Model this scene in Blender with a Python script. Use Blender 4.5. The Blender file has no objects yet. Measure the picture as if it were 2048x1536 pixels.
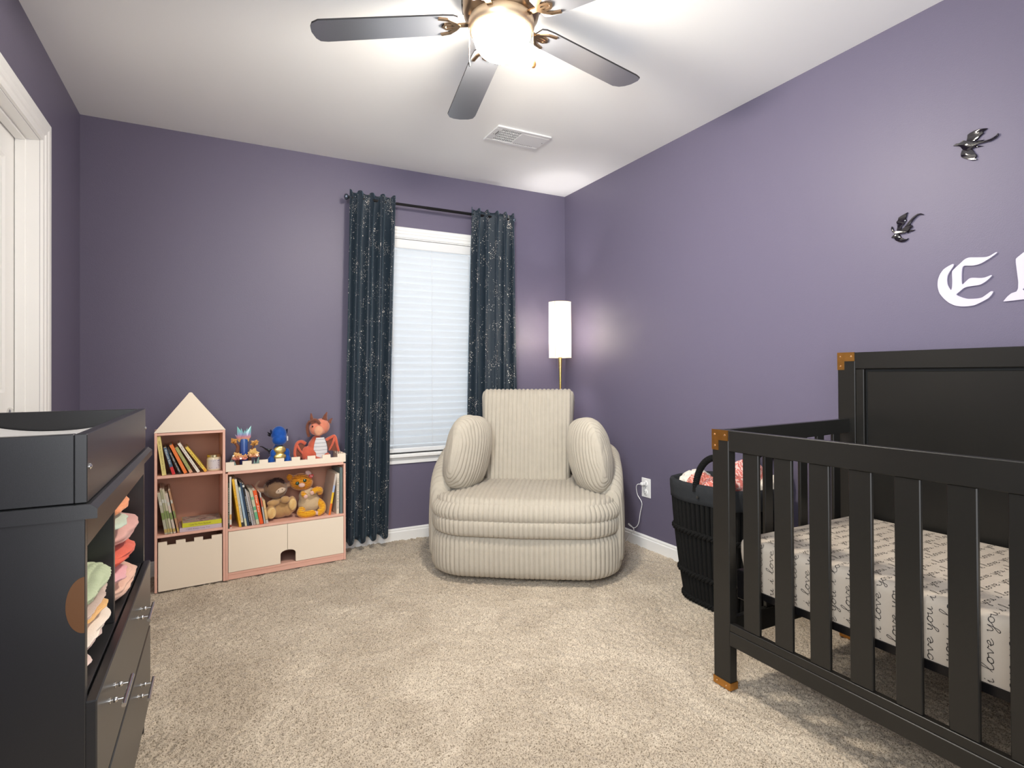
import bpy, bmesh, math, random
import numpy as np
from mathutils import Vector, Matrix, noise
random.seed(7); rng = np.random.default_rng(7)
PI = math.pi
sc = bpy.context.scene
C = sc.collection

# ------------------------------------------------------------------ camera
CAMH = 1.0788
yaw, pit, rol = 0.48305, 0.007079, -0.005175
s_, c_ = math.sin(yaw), math.cos(yaw)
f0 = Vector((s_, c_, 0)); r0 = Vector((c_, -s_, 0)); u0 = Vector((0, 0, 1))
fw = f0 * math.cos(pit) + u0 * math.sin(pit)
u1 = u0 * math.cos(pit) - f0 * math.sin(pit)
rt = r0 * math.cos(rol) + u1 * math.sin(rol)
up = -r0 * math.sin(rol) + u1 * math.cos(rol)
cd = bpy.data.cameras.new('camera'); cam = bpy.data.objects.new('camera', cd); C.objects.link(cam)
M = Matrix((rt, up, -fw)).transposed().to_4x4(); M.translation = (0, 0, CAMH); cam.matrix_world = M
cd.sensor_fit = 'HORIZONTAL'; cd.sensor_width = 36; cd.lens = 1112.4 / 2048 * 36
cd.shift_y = -(768 - 740.91) / 2048; cd.clip_start = 0.02
sc.camera = cam

# ------------------------------------------------------------------ world, lights, exposure
w = bpy.data.worlds.new('world'); sc.world = w; w.use_nodes = True
bg = w.node_tree.nodes['Background']; bg.inputs[0].default_value = (0.86, 0.93, 1, 1); bg.inputs[1].default_value = 0.85
sc.view_settings.view_transform = 'Standard'; sc.view_settings.look = 'None'
sc.view_settings.exposure = 0.12; sc.view_settings.gamma = 1; sc.view_settings.use_curve_mapping = False

def area(name, loc, rot, sx, sy, power, col, spread=180):
    l = bpy.data.lights.new(name, 'AREA'); l.shape = 'RECTANGLE'; l.size = sx; l.size_y = sy
    l.energy = power; l.color = col
    l.spread = math.radians(spread)
    o = bpy.data.objects.new(name, l); o.location = loc; o.rotation_euler = rot; C.objects.link(o); return o
# added fill: two soft area lamps by the camera, not a real opening
area('added_rear_fill', (0.85, -0.12, 1.30), (math.radians(97), 0, 0), 2.5, 1.9, 40, (0.97, 0.98, 1.0))
area('added_right_wall_fill', (-0.42, 0.05, 1.75), (math.radians(85), 0, math.radians(-46)), 0.9, 1.1, 36, (0.90, 0.96, 1.0), 92)  # added fill lamp, turned to brighten the right wall
# daylight standing between window glass and blind
area('window_daylight', (1.275, 3.668, 1.28), (math.radians(-90), 0, 0), 0.84, 1.4, 2.0, (0.90, 0.95, 1))

# ------------------------------------------------------------------ materials
MC = {}
def mat(name, col, rough=0.5, metal=0.0, bump=0.0, bscale=200.0, var=0.0, vscale=8.0, sheen=0.0, spec=0.5,
        emit=0.0, ecol=None, trans=0.0, coat=0.0, aniso=0.0):
    if name in MC: return MC[name]
    m = bpy.data.materials.new(name); m.use_nodes = True; nt = m.node_tree
    p = nt.nodes['Principled BSDF']
    p.inputs['Base Color'].default_value = (*col, 1); p.inputs['Roughness'].default_value = rough
    p.inputs['Metallic'].default_value = metal; p.inputs['Specular IOR Level'].default_value = spec
    if sheen: p.inputs['Sheen Weight'].default_value = sheen; p.inputs['Sheen Roughness'].default_value = 0.4
    if coat: p.inputs['Coat Weight'].default_value = coat; p.inputs['Coat Roughness'].default_value = 0.1
    if emit:
        p.inputs['Emission Color'].default_value = (*(ecol or col), 1); p.inputs['Emission Strength'].default_value = emit
    tc = nt.nodes.new('ShaderNodeTexCoord')
    if var:
        n = nt.nodes.new('ShaderNodeTexNoise'); n.inputs['Scale'].default_value = vscale; n.inputs['Detail'].default_value = 4
        nt.links.new(tc.outputs['Object'], n.inputs['Vector'])
        mx = nt.nodes.new('ShaderNodeMix'); mx.data_type = 'RGBA'
        mx.inputs['A'].default_value = (*[c * (1 - var) for c in col], 1)
        mx.inputs['B'].default_value = (*[min(1, c * (1 + var)) for c in col], 1)
        nt.links.new(n.outputs['Fac'], mx.inputs['Factor']); nt.links.new(mx.outputs['Result'], p.inputs['Base Color'])
    if bump:
        n = nt.nodes.new('ShaderNodeTexNoise'); n.inputs['Scale'].default_value = bscale; n.inputs['Detail'].default_value = 3
        nt.links.new(tc.outputs['Object'], n.inputs['Vector'])
        b = nt.nodes.new('ShaderNodeBump'); b.inputs['Strength'].default_value = bump; b.inputs['Distance'].default_value = 0.002
        nt.links.new(n.outputs['Fac'], b.inputs['Height']); nt.links.new(b.outputs['Normal'], p.inputs['Normal'])
    MC[name] = m; return m
def nodes(m):
    nt = m.node_tree; return nt, nt.nodes['Principled BSDF']
def ramp_over(m, tex, sock, stops, vec='Object', scale=None, interp='LINEAR'):
    """drive base colour of m by a texture node through a colour ramp"""
    nt, p = nodes(m); tc = nt.nodes.new('ShaderNodeTexCoord')
    mp = nt.nodes.new('ShaderNodeMapping'); nt.links.new(tc.outputs[vec], mp.inputs[0])
    if scale: mp.inputs['Scale'].default_value = scale
    nt.links.new(mp.outputs[0], tex.inputs['Vector'])
    r = nt.nodes.new('ShaderNodeValToRGB'); r.color_ramp.interpolation = interp
    els = r.color_ramp.elements
    while len(els) < len(stops): els.new(0.5)
    for e, (q, c) in zip(els, stops): e.position = q; e.color = (*c, 1)
    nt.links.new(tex.outputs[sock], r.inputs[0]); nt.links.new(r.outputs[0], p.inputs['Base Color'])
    return r

# ------------------------------------------------------------------ geometry helpers
class G:
    def __init__(s): s.v = []; s.f = []
    def add(s, v, f, M=None):
        b = len(s.v)
        s.v += [tuple(M @ Vector(p)) for p in v] if M else [tuple(p) for p in v]
        s.f += [tuple(i + b for i in q) for q in f]; return s
    def box(s, x0, x1, y0, y1, z0, z1, ch=0.0, M=None):
        if ch <= 0:
            v = [(x, y, z) for x in (x0, x1) for y in (y0, y1) for z in (z0, z1)]
            f = [(0, 1, 3, 2), (4, 6, 7, 5), (0, 4, 5, 1), (2, 3, 7, 6), (0, 2, 6, 4), (1, 5, 7, 3)]
            return s.add(v, f, M)
        ch = min(ch, (x1 - x0) / 2.01, (y1 - y0) / 2.01, (z1 - z0) / 2.01)
        X = (x0, x1); Y = (y0, y1); Z = (z0, z1); v = []; ix = {}
        for i in (0, 1):
            for j in (0, 1):
                for k in (0, 1):
                    a = (1 if i == 0 else -1) * ch; b = (1 if j == 0 else -1) * ch; c = (1 if k == 0 else -1) * ch
                    for ax, pt in enumerate(((X[i], Y[j] + b, Z[k] + c), (X[i] + a, Y[j], Z[k] + c), (X[i] + a, Y[j] + b, Z[k]))):
                        ix[(i, j, k, ax)] = len(v); v.append(pt)
        f = []
        for i in (0, 1):
            f.append([ix[(i, j, k, 0)] for j, k in ((0, 0), (0, 1), (1, 1), (1, 0))][::1 if i == 0 else -1])
            f.append([ix[(j, i, k, 1)] for j, k in ((0, 0), (1, 0), (1, 1), (0, 1))][::1 if i == 0 else -1])
            f.append([ix[(j, k, i, 2)] for j, k in ((0, 0), (0, 1), (1, 1), (1, 0))][::1 if i == 0 else -1])
        for a in (0, 1):
            for b in (0, 1):
                f.append([ix[(a, b, 0, 0)], ix[(a, b, 1, 0)], ix[(a, b, 1, 1)], ix[(a, b, 0, 1)]][::1 if a == b else -1])
                f.append([ix[(a, 0, b, 0)], ix[(a, 0, b, 2)], ix[(a, 1, b, 2)], ix[(a, 1, b, 0)]][::1 if a == b else -1])
                f.append([ix[(0, a, b, 1)], ix[(1, a, b, 1)], ix[(1, a, b, 2)], ix[(0, a, b, 2)]][::1 if a == b else -1])
        for i in (0, 1):
            for j in (0, 1):
                for k in (0, 1):
                    t = [ix[(i, j, k, 0)], ix[(i, j, k, 1)], ix[(i, j, k, 2)]]
                    f.append(t[::1 if (i + j + k) % 2 == 1 else -1])
        return s.add(v, f, M)
    def grid(s, rows, closeu=False, closev=False, M=None, capa=False, capb=False):
        """rows: list of equally long point lists"""
        n = len(rows); m = len(rows[0]); v = [p for r in rows for p in r]; f = []
        for i in range(n if closeu else n - 1):
            for j in range(m if closev else m - 1):
                a = i * m + j; b = i * m + (j + 1) % m; c = ((i + 1) % n) * m + (j + 1) % m; d = ((i + 1) % n) * m + j
                f.append((a, b, c, d))
        if capa: f.append(tuple(range(m))[::-1])
        if capb: f.append(tuple((n - 1) * m + j for j in range(m)))
        return s.add(v, f, M)
    def lathe(s, prof, cx=0, cy=0, cz=0, n=32, M=None):
        rows = [[(cx + r * math.cos(2 * PI * j / n), cy + r * math.sin(2 * PI * j / n), cz + z) for j in range(n)] for r, z in prof]
        return s.grid(rows, closev=True, M=M, capa=prof[0][0] > 1e-6, capb=prof[-1][0] > 1e-6)
    def tube(s, pts, r, n=8, closed=False, M=None):
        pts = [Vector(p) for p in pts]; rows = []; N = len(pts); up = None
        for i, p in enumerate(pts):
            a = pts[(i - 1) % N] if (closed or i) else pts[0]; b = pts[(i + 1) % N] if (closed or i < N - 1) else pts[-1]
            d = (b - a).normalized()
            if up is None: up = d.orthogonal().normalized()
            up = (up - d * up.dot(d)).normalized(); w_ = d.cross(up)
            rr = r(i / (N - 1)) if callable(r) else r
            rows.append([tuple(p + up * rr * math.cos(2 * PI * j / n) + w_ * rr * math.sin(2 * PI * j / n)) for j in range(n)])
        return s.grid(rows, closeu=closed, closev=True, M=M, capa=not closed, capb=not closed)
    def prism(s, poly, d0, d1, ax='y', M=None):
        """2-D polygon (a,b) extruded along axis between d0 and d1"""
        n = len(poly)
        P = {'x': lambda a, b, d: (d, a, b), 'y': lambda a, b, d: (a, d, b), 'z': lambda a, b, d: (a, b, d)}[ax]
        v = [P(a, b, d0) for a, b in poly] + [P(a, b, d1) for a, b in poly]
        f = [tuple(range(n)), tuple(range(2 * n - 1, n - 1, -1))] + [(i, i + n, (i + 1) % n + n, (i + 1) % n) for i in range(n)]
        return s.add(v, f, M)
    def ell(s, c, r, rot=(0, 0, 0), nu=16, nv=10):
        from mathutils import Euler
        R = Euler(rot).to_matrix(); rows = []
        for i in range(nv + 1):
            th = PI * i / nv; q = max(1e-4, math.sin(th))
            rows.append([tuple(Vector(c) + R @ Vector((r[0] * q * math.cos(2 * PI * j / nu), r[1] * q * math.sin(2 * PI * j / nu), -r[2] * math.cos(th)))) for j in range(nu)])
        return s.grid(rows, closev=True, capa=True, capb=True)
    def tess(s, poly, d0, d1, ax='x'):
        """extruded concave polygon, caps triangulated"""
        from mathutils.geometry import tessellate_polygon
        tri = tessellate_polygon([[Vector((a, b, 0)) for a, b in poly]]); n = len(poly)
        P = {'x': lambda a, b, d: (d, a, b), 'y': lambda a, b, d: (a, d, b), 'z': lambda a, b, d: (a, b, d)}[ax]
        v = [P(a, b, d0) for a, b in poly] + [P(a, b, d1) for a, b in poly]
        f = [tuple(t) for t in tri] + [tuple(i + n for i in t[::-1]) for t in tri] + [(i, i + n, (i + 1) % n + n, (i + 1) % n) for i in range(n)]
        return s.add(v, f)

def root_of(o):
    while o.parent: o = o.parent
    return o
def obj(name, g, m, parent=None, smooth=False, world=True, auto=True):
    """link geometry g (world coordinates unless world=False) as ONE mesh object"""
    v, f = g.v, g.f
    if parent is not None and world:
        Mi = root_of(parent).matrix_basis.inverted(); v = [tuple(Mi @ Vector(p)) for p in v]
    me = bpy.data.meshes.new(name); me.from_pydata(v, [], f); me.update()
    bm = bmesh.new(); bm.from_mesh(me); bmesh.ops.recalc_face_normals(bm, faces=bm.faces); bm.to_mesh(me); bm.free()
    if smooth:
        me.shade_smooth()
        if auto: me.set_sharp_from_angle(angle=math.radians(smooth if smooth is not True else 40))
    if m: me.materials.append(m)
    o = bpy.data.objects.new(name, me); C.objects.link(o)
    if parent is not None: o.parent = parent
    return o
def tag(o, label, cat, group=None, kind=None):
    o['label'] = label; o['category'] = cat
    if group: o['group'] = group
    if kind: o['kind'] = kind
    return o
def thing(name, label, cat, loc=(0, 0, 0), rotz=0, group=None):
    o = bpy.data.objects.new(name, None); o.empty_display_size = 0.05; C.objects.link(o)
    o.matrix_basis = Matrix.Translation(loc) @ Matrix.Rotation(rotz, 4, 'Z')
    o.location = loc; o.rotation_euler = (0, 0, rotz)
    return tag(o, label, cat, group)
def top(name, g, m, loc, label, cat, smooth=False, group=None, world=True, auto=True):
    """a thing that is a single mesh, origin at its base"""
    if world: g.v = [(x - loc[0], y - loc[1], z - loc[2]) for x, y, z in g.v]
    o = obj(name, g, m, None, smooth, world=False, auto=auto); o.location = loc
    return tag(o, label, cat, group)
def struct(name, g, m, smooth=False, parent=None):
    o = obj(name, g, m, parent, smooth)
    if parent is None: o['kind'] = 'structure'
    return o

_tc = {}
def text_verts(body):
    if body in _tc: return _tc[body]
    cu = bpy.data.curves.new('t', 'FONT'); cu.body = body; cu.resolution_u = 2
    o = bpy.data.objects.new('t', cu); C.objects.link(o)
    dg = bpy.context.evaluated_depsgraph_get(); me = o.evaluated_get(dg).to_mesh()
    v = [tuple(p.co) for p in me.vertices]; f = [tuple(p.vertices) for p in me.polygons]
    xs = [p[0] for p in v]; ys = [p[1] for p in v]
    r = ([(p[0] - min(xs), p[1] - min(ys)) for p in v], f, max(xs) - min(xs), max(ys) - min(ys))
    o.evaluated_get(dg).to_mesh_clear(); bpy.data.objects.remove(o); bpy.data.curves.remove(cu)
    _tc[body] = r; return r
def text_geo(body, origin, ux, uy, length, height):
    """flat print: body stretched to length along ux and height along uy"""
    v, f, W, Hh = text_verts(body); o = Vector(origin); ux = Vector(ux); uy = Vector(uy)
    return G().add([tuple(o + ux * (p[0] / W * length) + uy * (p[1] / Hh * height)) for p in v], f)

def blob(name, ells, m, parent, voxel=0.006, world=False, extra=None, smooth_it=4):
    """continuous soft body: ellipsoids fused by voxel remesh"""
    g = G()
    for e in ells: g.ell(*e, nu=20, nv=12)
    if extra: g.add(extra.v, extra.f)
    o = obj(name, g, m, parent, True, world=world, auto=False)
    md = o.modifiers.new('r', 'REMESH'); md.mode = 'VOXEL'; md.voxel_size = voxel; md.use_smooth_shade = True
    ms = o.modifiers.new('s', 'SMOOTH'); ms.iterations = smooth_it; ms.factor = 0.5
    dg = bpy.context.evaluated_depsgraph_get(); me = bpy.data.meshes.new_from_object(o.evaluated_get(dg))
    o.modifiers.clear(); old = o.data; o.data = me; bpy.data.meshes.remove(old)
    if not me.materials: me.materials.append(m)
    me.shade_smooth()
    return o
# ------------------------------------------------------------------ common materials
PURPLE = mat('purple_paint', (0.140, 0.123, 0.182), 0.45, bump=0.25, bscale=260, spec=0.4)
WHITE = mat('white_trim_paint', (0.90, 0.89, 0.87), 0.35)
CEIL = mat('ceiling_paint', (0.92, 0.92, 0.91), 0.8, bump=0.15, bscale=300)
BLACKW = mat('crib_black_paint', (0.0105, 0.0098, 0.0085), 0.32, var=0.15, vscale=3)
DRESS = mat('dresser_black_laminate', (0.020, 0.020, 0.021), 0.30, bump=0.05, bscale=900, var=0.2, vscale=500, spec=0.6)
BRASS = mat('antique_brass', (0.55, 0.27, 0.07), 0.32, metal=1.0, var=0.25, vscale=40)
CHROME = mat('brushed_chrome', (0.75, 0.74, 0.72), 0.22, metal=1.0)
PINK = mat('pink_board', (0.78, 0.45, 0.35), 0.5)
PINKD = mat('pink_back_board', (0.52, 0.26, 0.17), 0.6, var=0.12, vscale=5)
CREAM = mat('cream_board', (0.88, 0.76, 0.61), 0.5)
PAPER = mat('book_pages', (0.78, 0.72, 0.60), 0.8, bump=0.3, bscale=1500)

XL, XR, YB, YF, ZC = -0.6435, 2.3454, 3.586, -0.16, 2.44

# ------------------------------------------------------------------ room shell
# carpet floor: dense tufted surface
def carpet():
    x0, x1, y0, y1, st = XL - 0.02, XR + 0.02, 0.25, YB + 0.01, 0.0052
    nx = int((x1 - x0) / st); ny = int((y1 - y0) / st)
    X = np.linspace(x0, x1, nx); Y = np.linspace(y0, y1, ny); GX, GY = np.meshgrid(X, Y)
    h = rng.random((ny, nx))
    h2 = (h + np.roll(h, 1, 0) + np.roll(h, 1, 1) + np.roll(h, (1, 1), (0, 1))) / 4
    big = np.kron(rng.random((ny // 4 + 1, nx // 4 + 1)), np.ones((4, 4)))[:ny, :nx]
    for _ in range(3): big = (big + np.roll(big, 1, 0) + np.roll(big, -1, 0) + np.roll(big, 1, 1) + np.roll(big, -1, 1)) / 5
    Z = -0.012 + 0.0085 * h * 0.62 + 0.012 * h2 * 0.75 + 0.008 * (big - 0.5)
    GX = GX + (rng.random((ny, nx)) - .5) * st * .7; GY = GY + (rng.random((ny, nx)) - .5) * st * .7
    me = bpy.data.meshes.new('floor'); n = nx * ny
    me.vertices.add(n); me.vertices.foreach_set('co', np.stack([GX, GY, Z], -1).astype(np.float32).ravel())
    I = np.arange(n).reshape(ny, nx); q = np.stack([I[:-1, :-1], I[:-1, 1:], I[1:, 1:], I[1:, :-1]], -1).reshape(-1, 4)
    me.loops.add(q.size); me.loops.foreach_set('vertex_index', q.ravel().astype(np.int32))
    me.polygons.add(len(q)); me.polygons.foreach_set('loop_start', np.arange(0, q.size, 4, dtype=np.int32))
    me.update(calc_edges=True); me.shade_smooth()
    o = bpy.data.objects.new('floor', me); C.objects.link(o); o['kind'] = 'structure'
    m = mat('carpet_fibres', (0.50, 0.41, 0.32), 0.95, sheen=0.3, spec=0.1)
    nt, p = nodes(m); tc = nt.nodes.new('ShaderNodeTexCoord')
    a = nt.nodes.new('ShaderNodeTexNoise'); a.inputs['Scale'].default_value = 250; a.inputs['Detail'].default_value = 3
    b = nt.nodes.new('ShaderNodeTexNoise'); b.inputs['Scale'].default_value = 2.6; b.inputs['Detail'].default_value = 5; b.inputs['Distortion'].default_value = 1.5
    nt.links.new(tc.outputs['Object'], a.inputs[0]); nt.links.new(tc.outputs['Object'], b.inputs[0])
    r1 = nt.nodes.new('ShaderNodeValToRGB'); e = r1.color_ramp.elements
    e[0].position = 0.34; e[0].color = (0.17, 0.13, 0.09, 1); e[1].position = 0.52; e[1].color = (0.60, 0.515, 0.405, 1)
    nt.links.new(a.outputs['Fac'], r1.inputs[0])
    r2 = nt.nodes.new('ShaderNodeValToRGB'); e = r2.color_ramp.elements
    e[0].position = 0.36; e[0].color = (0.86, 0.84, 0.82, 1); e[1].position = 0.66; e[1].color = (1.1, 1.1, 1.1, 1)
    nt.links.new(b.outputs['Fac'], r2.inputs[0])
    mx = nt.nodes.new('ShaderNodeMix'); mx.data_type = 'RGBA'; mx.blend_type = 'MULTIPLY'; mx.inputs['Factor'].default_value = 1
    nt.links.new(r1.outputs[0], mx.inputs['A']); nt.links.new(r2.outputs[0], mx.inputs['B']); nt.links.new(mx.outputs['Result'], p.inputs['Base Color'])
    me.materials.append(m)
    # pile continues (coarser) under the camera
    g = G().box(XL - .1, XR + .1, YF - .1, 0.26, -0.06, -0.003); u = struct('floor_near', g, m)
    u.name = 'floor.001'
    struct('floor', G().box(XL - .1, XR + .1, 0.25, YB + .14, -0.08, -0.012), m)
carpet()
struct('ceiling', G().box(XL - .12, XR + .12, YF - .12, YB + .14, ZC, ZC + .1), CEIL)
# back wall with window opening
WX0, WX1, WZ0, WZ1 = 0.845, 1.705, 0.560, 1.987
g = G(); y0, y1 = YB, YB + .14
g.box(XL - .12, WX0, y0, y1, -.05, ZC); g.box(WX1, XR + .12, y0, y1, -.05, ZC)
g.box(WX0, WX1, y0, y1, -.05, WZ0); g.box(WX0, WX1, y0, y1, WZ1, ZC)
struct('wall_back', g, PURPLE)
struct('wall_right', G().box(XR, XR + .12, YF, YB, -.05, ZC), PURPLE)
struct('wall_front', G().box(XL - .12, XR + .12, YF - .12, YF, -.05, ZC), PURPLE)
DY0, DY1, DZ = 2.08, 2.866, 2.036
g = G(); g.box(XL - .115, XL, YF, DY0, -.05, ZC); g.box(XL - .115, XL, DY1, YB, -.05, ZC); g.box(XL - .115, XL, DY0, DY1, DZ, ZC)
struct('wall_left', g, PURPLE)

def base_profile(t=0.013):
    return [(0, -.02), (t, -.02), (t, .052), (t - .002, .055), (t - .0045, .057), (t - .004, .066), (t - .007, .071), (t - .009, .0744), (0, .0744)]
def baseboard(name, a, b, ax, side):
    g = G(); P = base_profile()
    if ax == 'x': g.prism([(side * -1 * (p[0]) + (YB), p[1]) for p in P], a, b, 'x')
    else: g.prism([((XR - p[0]) if side > 0 else (XL + p[0]), p[1]) for p in P], a, b, 'y')
    struct(name, g, WHITE)
baseboard('baseboard_back', XL, XR, 'x', 1)
baseboard('baseboard_right', YF, YB - .013, 'y', 1)
baseboard('baseboard_left', DY1 + .10, YB - .013, 'y', -1)

# door in the left wall, closed at the far face of the opening
door = bpy.data.objects.new('door_1', None); door.location = (XL, 2.47, 0); door.matrix_basis = Matrix.Translation((XL, 2.47, 0)); C.objects.link(door); door['kind'] = 'structure'
xf = XL - .078
def panel_frame(g, y0, y1, z0, z1):
    # moulded raised panel: sloped ring then field
    rings = [(0, 0.0), (.012, -.006), (.03, -.006), (.045, -.001), (.06, -.001)]
    rows = []
    for ins, dx in rings:
        rows.append([(xf + dx, y0 + ins, z0 + ins), (xf + dx, y1 - ins, z0 + ins), (xf + dx, y1 - ins, z1 - ins), (xf + dx, y0 + ins, z1 - ins)])
    g.grid(rows, closev=True, capb=True)
g = G(); ya, yb, st = DY0 + .003, DY1 - .006, .105
cols = [(ya + st, yb - st)]
zs = [(0.22, 0.90), (1.02, 1.92)]
g.box(xf - .035, xf - .008, ya, yb, .012, DZ - .006)
for (a, b) in ((ya, ya + st), (yb - st, yb)): g.box(xf - .01, xf, a, b, .012, DZ - .006)
for (a, b) in ((.012, .22), (.90, 1.02), (1.92, DZ - .006)): g.box(xf - .01, xf, ya + st, yb - st, a, b)
for z in zs: panel_frame(g, ya + st, yb - st, *z)
leaf = obj('door_leaf', g, WHITE, door)
g = G(); g.box(XL - .115, XL - .001, DY1 - .003, DY1 + .014, 0, DZ + .014); g.box(XL - .115, XL - .001, DY0 - .014, DY0 + .003, 0, DZ + .014); g.box(XL - .115, XL - .001, DY0, DY1, DZ - .003, DZ + .014)
g.box(xf + .002, xf + .036, DY1 - .013, DY1 - .002, 0, DZ - .002, .002); g.box(xf + .002, xf + .036, DY0 + .002, DY0 + .013, 0, DZ - .002, .002); g.box(xf + .002, xf + .036, DY0 + .013, DY1 - .013, DZ - .013, DZ - .002, .002)
obj('jamb', g, WHITE, door)
g = G()
CP = [(0, 0), (0.010, 0.001), (0.011, .008), (.0085, .012), (.0085, .03), (.013, .036), (.013, .055), (.017, .064), (.018, .088), (.012, .097), (0, .098)]
def casing_leg(y_in, sgn): # profile in x (thickness) over distance from opening
    return lambda z0, z1: None
# mitred casing: loop of three sides built as swept profile
pathc = [(DY1, 0.0, 1, 0), (DY1, DZ, 1, 1), (DY0, DZ, -1, 1), (DY0, 0.0, -1, 0)]
rows = [[(XL + t, y + sy * d, z + sz * d) for t, d in CP] for y, z, sy, sz in pathc]
g.grid(rows, closev=True, capa=True, capb=True)
obj('casing', g, WHITE, door)
h = G(); h.lathe([(.031, 0), (.031, .006), (.026, .010), (.011, .011), (.011, .045)], M=Matrix.Translation((xf, DY1 - .066, .93)) @ Matrix.Rotation(PI / 2, 4, 'Y'), n=28)
h.tube([(xf + .045, DY1 - .066, .93), (xf + .05, DY1 - .09, .932), (xf + .052, DY1 - .12, .938), (xf + .05, DY1 - .15, .936), (xf + .047, DY1 - .175, .927)], lambda t: .010 - .004 * t, 10)
obj('door_handle', h, CHROME, leaf, smooth=True)

# ------------------------------------------------------------------ window
win = bpy.data.objects.new('window_1', None); win.location = (1.275, YB, WZ0); win.matrix_basis = Matrix.Translation(win.location); C.objects.link(win); win['kind'] = 'structure'
VINYL = mat('white_vinyl', (0.8, 0.8, 0.8), 0.3)
g = G(); a, b = YB + .085, YB + .135
for (x0, x1, z0, z1) in ((WX0, WX0 + .035, WZ0, WZ1), (WX1 - .035, WX1, WZ0, WZ1), (WX0, WX1, WZ0, WZ0 + .04), (WX0, WX1, WZ1 - .035, WZ1), (WX0, WX1, 1.25, 1.29)): g.box(x0, x1, a, b, z0, z1, .003)
obj('sash', g, VINYL, win)
gm = bpy.data.materials.new('window_glass'); gm.use_nodes = True; nt = gm.node_tree; nt.nodes.clear()
out = nt.nodes.new('ShaderNodeOutputMaterial'); tr = nt.nodes.new('ShaderNodeBsdfTransparent'); gl = nt.nodes.new('ShaderNodeBsdfGlossy'); gl.inputs['Roughness'].default_value = 0.02
fr = nt.nodes.new('ShaderNodeFresnel'); mx = nt.nodes.new('ShaderNodeMixShader'); nt.links.new(fr.outputs[0], mx.inputs[0]); nt.links.new(tr.outputs[0], mx.inputs[1]); nt.links.new(gl.outputs[0], mx.inputs[2]); nt.links.new(mx.outputs[0], out.inputs[0])
for z0, z1 in ((WZ0 + .04, 1.25), (1.29, WZ1 - .035)): obj('pane', G().box(WX0 + .035, WX1 - .035, YB + .108, YB + .112, z0, z1), gm, win)
g = G(); g.box(WX0, WX0 + .006, YB - .001, YB + .14, WZ0, WZ1); g.box(WX1 - .006, WX1, YB - .001, YB + .14, WZ0, WZ1); g.box(WX0, WX1, YB - .001, YB + .14, WZ1 - .006, WZ1)
obj('jamb', g, WHITE, win)
# head + side casing
rows = [[(x + sx * d, YB - t, z + sz * d) for t, d in [(q[0], q[1] * .7) for q in CP]] for x, z, sx, sz in ((WX0, WZ0, -1, 0), (WX0, WZ1, -1, 1), (WX1, WZ1, 1, 1), (WX1, WZ0, 1, 0))]
obj('casing', G().grid(rows, closev=True, capa=True, capb=True), WHITE, win)
obj('sill', G().box(WX0 - .09, WX1 + .09, YB - .038, YB + .14, WZ0 - .022, WZ0, .004), WHITE, win)
g = G().prism([(YB, WZ0 - .022), (YB - .02, WZ0 - .022), (YB - .016, WZ0 - .034), (YB - .012, WZ0 - .04), (YB - .012, .497), (YB, .494)], WX0 - .07, WX1 + .07, 'x')
obj('apron', g, WHITE, win)

# blind
bm_ = bpy.data.materials.new('blind_slat_translucent'); bm_.use_nodes = True; nt = bm_.node_tree; nt.nodes.clear()
out = nt.nodes.new('ShaderNodeOutputMaterial'); df = nt.nodes.new('ShaderNodeBsdfDiffuse'); tl = nt.nodes.new('ShaderNodeBsdfTranslucent')
df.inputs[0].default_value = (.86, .87, .88, 1); tl.inputs[0].default_value = (.88, .92, .96, 1)
mx = nt.nodes.new('ShaderNodeMixShader'); mx.inputs[0].default_value = 0.42
nt.links.new(df.outputs[0], mx.inputs[1]); nt.links.new(tl.outputs[0], mx.inputs[2]); nt.links.new(mx.outputs[0], out.inputs[0])
SLAT = bm_
blind = thing('window_blind', 'closed white slatted blind glowing with daylight between the two dark curtains', 'blind', (1.275, YB + .03, WZ1))
obj('headrail', G().box(WX0 + .01, WX1 - .01, YB + .006, YB + .06, WZ1 - .068, WZ1 - .008, .003), VINYL, blind)
slat_me = None; pitch = .0445; z = WZ1 - .078; k = 0
while z > WZ0 + .075:
    if slat_me is None:
        g = G(); th = math.radians(66); rows = []
        for i in range(7):
            q = (i / 6 - .5) * .050; cv = .0025 * (1 - (i / 3 - 1) ** 2)
            y = -math.cos(th) * q - cv * math.sin(th); zz = math.sin(th) * q - cv * math.cos(th)
            rows.append([(WX0 + .012 - 1.275, y, zz), (WX1 - .012 - 1.275, y, zz)])
        rows2 = [[(p[0], p[1] + .0022, p[2] + .001) for p in r] for r in rows]
        g.grid(rows + rows2[::-1], closeu=True)
        g.f.append(tuple(2 * i for i in range(14))); g.f.append(tuple(2 * i + 1 for i in range(14))[::-1])
        so = obj('slat', g, SLAT, blind, smooth=30, world=False); slat_me = so.data
    else:
        so = so.copy(); C.objects.link(so); so.parent = blind
    so.location = (0, 0, z - WZ1 - .022); z -= pitch; k += 1
obj('bottom_rail', G().box(WX0 + .012, WX1 - .012, YB + .018, YB + .042, WZ0 + .003, WZ0 + .032, .004), VINYL, blind)
for x in (WX0 + .16, 1.275, WX1 - .16):
    obj('ladder_cord', G().tube([(x, YB + .012, WZ1 - .07), (x, YB + .012, WZ0 + .03)], .0011, 6), VINYL, blind)
obj('tilt_wand', G().tube([(1.0, YB + .0, WZ1 - .07), (1.0, YB - .002, 1.25)], .003, 8), VINYL, blind)

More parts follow.
